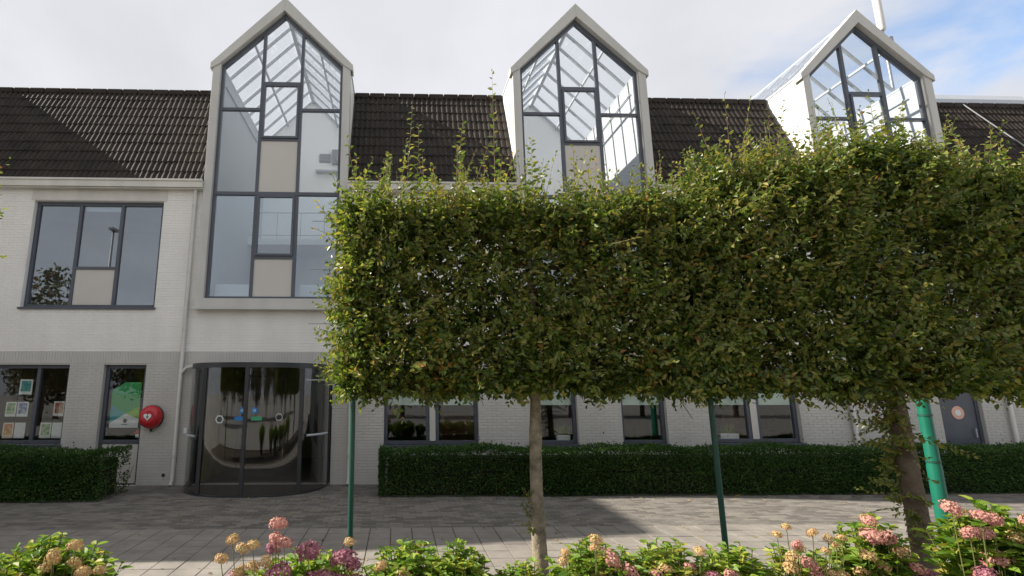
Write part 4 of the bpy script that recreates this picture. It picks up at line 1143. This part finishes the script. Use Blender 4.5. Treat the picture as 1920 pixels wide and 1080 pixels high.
def heads_at(cx, lst):
    return [(xx7(px) - cx, zz7(pz) - .03, r * .95, c) for px, pz, r, c in lst]
a = xx7(-2.75)
hydrangea(a, HY, .50, .74, heads_at(a, [(-3.08, .86, .06, 'tan'), (-3.0, .80, .05, 'tan'), (-2.62, .72, .05, 'tan'), (-2.55, .78, .045, 'tan'), (-2.50, .84, .05, 'tan'), (-2.38, .89, .05, 'tan'), (-2.42, .74, .055, 'tan'), (-2.28, .72, .05, 'tan'), (-3.12, .69, .06, 'tan'), (-2.78, .62, .06, 'tan'), (-2.6, .60, .06, 'tan'), (-2.95, .60, .05, 'tan'), (-2.2, .71, .04, 'tan')]), 'leafy hydrangea with small tan flower heads before the short hedge', 21, 1.25)
a = xx7(-0.72)
hydrangea(a, HY, .48, .63, heads_at(a, [(-0.89, 1.03, .062, 'pink'), (-0.90, .94, .05, 'pink'), (-0.83, .91, .055, 'pink'), (-1.24, .91, .045, 'tan'), (-1.13, .88, .045, 'tan'), (-1.06, .90, .042, 'tan'), (-1.29, .80, .045, 'tan'), (-0.94, .84, .055, 'mauve'), (-0.66, .82, .09, 'mauve'), (-0.40, .78, .085, 'mauve'), (-0.33, .72, .07, 'mauve'), (-0.86, .70, .09, 'mauve'), (-1.20, .62, .085, 'mauve'), (-0.63, .62, .08, 'mauve'), (-0.50, .66, .075, 'mauve'), (-0.40, .62, .075, 'mauve'), (-0.28, .58, .08, 'mauve'), (-0.72, .58, .07, 'mauve'), (-1.0, .58, .07, 'pink'), (-1.08, .72, .05, 'tan'), (-0.98, .76, .045, 'tan'), (-0.55, .56, .07, 'mauve'), (-0.36, .88, .04, 'tan'), (-1.16, .70, .05, 'tan')]), 'hydrangea thick with mauve flower heads beside the thin post', 22, 1.0)
a = xx7(0.16)
hydrangea(a, HY + .1, .42, .66, heads_at(a, [(0.05, .62, .05, 'tan'), (-0.12, .66, .045, 'tan'), (0.16, .60, .05, 'tan'), (0.30, .58, .05, 'pink')]), 'bright leafy hydrangea almost without flowers beside the mauve one', 23, 1.7, .085)
a = xx7(0.52)
hydrangea(a, HY + .05, .24, .67, heads_at(a, [(0.6, .55, .04, 'tan')]), 'small round green hydrangea between mauve bush and bare trunk', 33, 1.7, .08)
a = xx7(1.0)
hydrangea(a, HY, .20, .60, heads_at(a, [(1.0, .56, .055, 'pink')]), 'small green hydrangea at the foot of the slim pale trunk', 24, 1.5, .08)
a = xx7(1.62)
hydrangea(a, HY, .36, .70, heads_at(a, [(1.68, .72, .075, 'pink'), (1.80, .64, .075, 'pink'), (1.58, .60, .065, 'pink'), (1.53, .90, .045, 'tan'), (1.52, .84, .04, 'tan'), (1.32, .78, .04, 'tan'), (1.75, .56, .07, 'pink'), (1.90, .56, .07, 'pink'), (1.30, .72, .04, 'tan'), (1.66, .56, .06, 'pink')]), 'green hydrangea with a few pink heads right of the slim trunk', 25, 1.6, .09)
a = xx7(2.18)
hydrangea(a, HY, .30, .70, heads_at(a, [(2.0, .62, .05, 'pink'), (2.1, .66, .05, 'tan'), (2.35, .80, .04, 'tan'), (2.30, .66, .045, 'pink'), (2.2, .58, .05, 'tan'), (2.42, .62, .05, 'mauve')]), 'green hydrangea with scattered peach buds left of the middle post', 26, 1.5, .085)
a = xx7(2.72)
hydrangea(a, HY, .26, .68, heads_at(a, [(2.6, .62, .05, 'pink'), (2.75, .56, .05, 'tan'), (2.45, .58, .04, 'tan')]), 'compact green hydrangea around the middle post', 27, 1.5, .085)
a = xx7(3.34)
hydrangea(a, HY, .36, .66, heads_at(a, [(3.02, .90, .035, 'tan'), (3.12, .95, .035, 'tan'), (3.22, .94, .04, 'tan'), (3.34, .90, .035, 'tan'), (3.10, .85, .04, 'pink'), (3.18, .80, .04, 'tan'), (3.28, .82, .03, 'tan'), (3.05, .76, .05, 'tan'), (3.42, .84, .03, 'tan'), (3.55, .87, .035, 'tan'), (3.20, .70, .06, 'pink'), (3.08, .66, .06, 'tan'), (3.35, .62, .06, 'tan'), (3.25, .60, .06, 'pink'), (3.45, .60, .055, 'tan')]), 'open hydrangea of many tiny tan buds right of the middle post', 28, .9, .085)
a = xx7(3.95)
hydrangea(a, HY + .05, .27, .84, heads_at(a, [(3.86, .98, .055, 'pink'), (3.80, .88, .075, 'pink'), (3.95, .86, .06, 'pink'), (3.72, .74, .05, 'tan'), (4.0, .76, .055, 'tan'), (3.85, .66, .055, 'tan'), (4.1, .64, .06, 'pink'), (3.7, .60, .05, 'tan'), (4.2, .58, .07, 'mauve'), (3.95, .56, .06, 'tan')]), 'tall yellowish hydrangea before the thick dark trunk', 29, 1.4, .10)
a = xx7(4.98)
hydrangea(a, HY, .42, .92, heads_at(a, [(4.42, 1.10, .065, 'pink'), (4.55, 1.06, .06, 'pink'), (4.70, 1.02, .065, 'pink'), (4.52, .92, .06, 'pink'), (4.66, .90, .065, 'pink'), (5.0, 1.0, .07, 'pink'), (5.22, .93, .07, 'pink'), (4.9, .88, .06, 'tan'), (4.75, .70, .09, 'pink'), (4.95, .66, .08, 'pink'), (5.15, .80, .07, 'mauve'), (4.45, .66, .06, 'mauve'), (5.2, .68, .07, 'pink'), (4.6, .58, .07, 'pink')]), 'tallest broad leaved hydrangea with dusty pink heads under the lamp column', 30, 1.35, .13)

# ------------------------------------------------------------------ fallen leaves
n = 420
P = np.stack([rng.uniform(-5, 14, n), rng.uniform(-5.9, -1.6, n), np.full(n, 0.022)], 1)
near = rng.random(n) < .4; P[near, 1] = rng.normal(-1.7, .12, near.sum()); P[:, 1] = np.clip(P[:, 1], -5.9, -1.56)
D = np.stack([rng.normal(size=n), rng.normal(size=n), rng.normal(size=n) * .12], 1); NN = np.stack([rng.normal(size=n) * .3, rng.normal(size=n) * .3, np.ones(n)], 1)
V, F = leaf_arrays(P, D, NN, rng.uniform(.03, .065, n), rng.uniform(.02, .04, n)); V[:, 2] = np.maximum(V[:, 2], .0195)
o = bpy.data.objects.new('fallen_leaves', np_mesh('fallen_leaves', V, F, ['fallen_leaf'])); link(o); tag(o, 'dry fallen leaves scattered over the paving', 'leaves', kind='stuff')

# ------------------------------------------------------------------ across the street: what the panes mirror
def street_tree(x, y, h, w, lab, seed, src=None):
    rg = np.random.default_rng(seed)
    root = empty('street_tree', (x, y, -0.03), lab, 'tree', 'trees across the street')
    MB().tube([(0, 0, 0), (.05, 0, h * .3), (0, .05, h * .7)], [.2, .15, .06], 10).build('trunk', 'bark_dark', root, smooth=True)
    k = 320; q = rg.normal(size=(k, 3)); q /= np.linalg.norm(q, axis=1)[:, None]; q *= (rg.random(k) ** .4)[:, None]
    cc = np.stack([q[:, 0] * w, q[:, 1] * w, h * .6 + q[:, 2] * h * .4], 1)
    P = (cc[:, None] + rg.normal(size=(k, 14, 3)) * .28).reshape(-1, 3); m = len(P)
    V, F = diamond_arrays(P, rg.normal(size=(m, 3)), rg.normal(size=(m, 3)), rg.uniform(.2, .38, m), rg.uniform(.12, .22, m))
    link(bpy.data.objects.new('crown', np_mesh('crown', V, F, ['street_tree_leaf'])), root); return root
street_tree(-21.5, -21, 9.6, 2.6, 'tall tree across the street mirrored in the upper window', 40)
for k in range(9):
    street_tree(-26 + k * 6.6, -30 - 2 * (k % 2), 5.2 + .5 * (k % 3), 3.4, 'low spreading autumn tree in the row across the street', 50 + k)
lp = empty('street_lamp', (-12.6, -10.6, -0.03), 'tall slim street lamp mirrored in the upper window', 'lamp post')
MB().tube([(0, 0, 0), (0, 0, 1.0), (0, 0, 9.0)], [.09, .08, .045], 12).build('pole', 'galvanised', lp, smooth=True)
MB().box(-.12, .12, -.3, .25, 9.0, 9.12).build('lamp_head', 'galvanised', lp, bevel=.02)
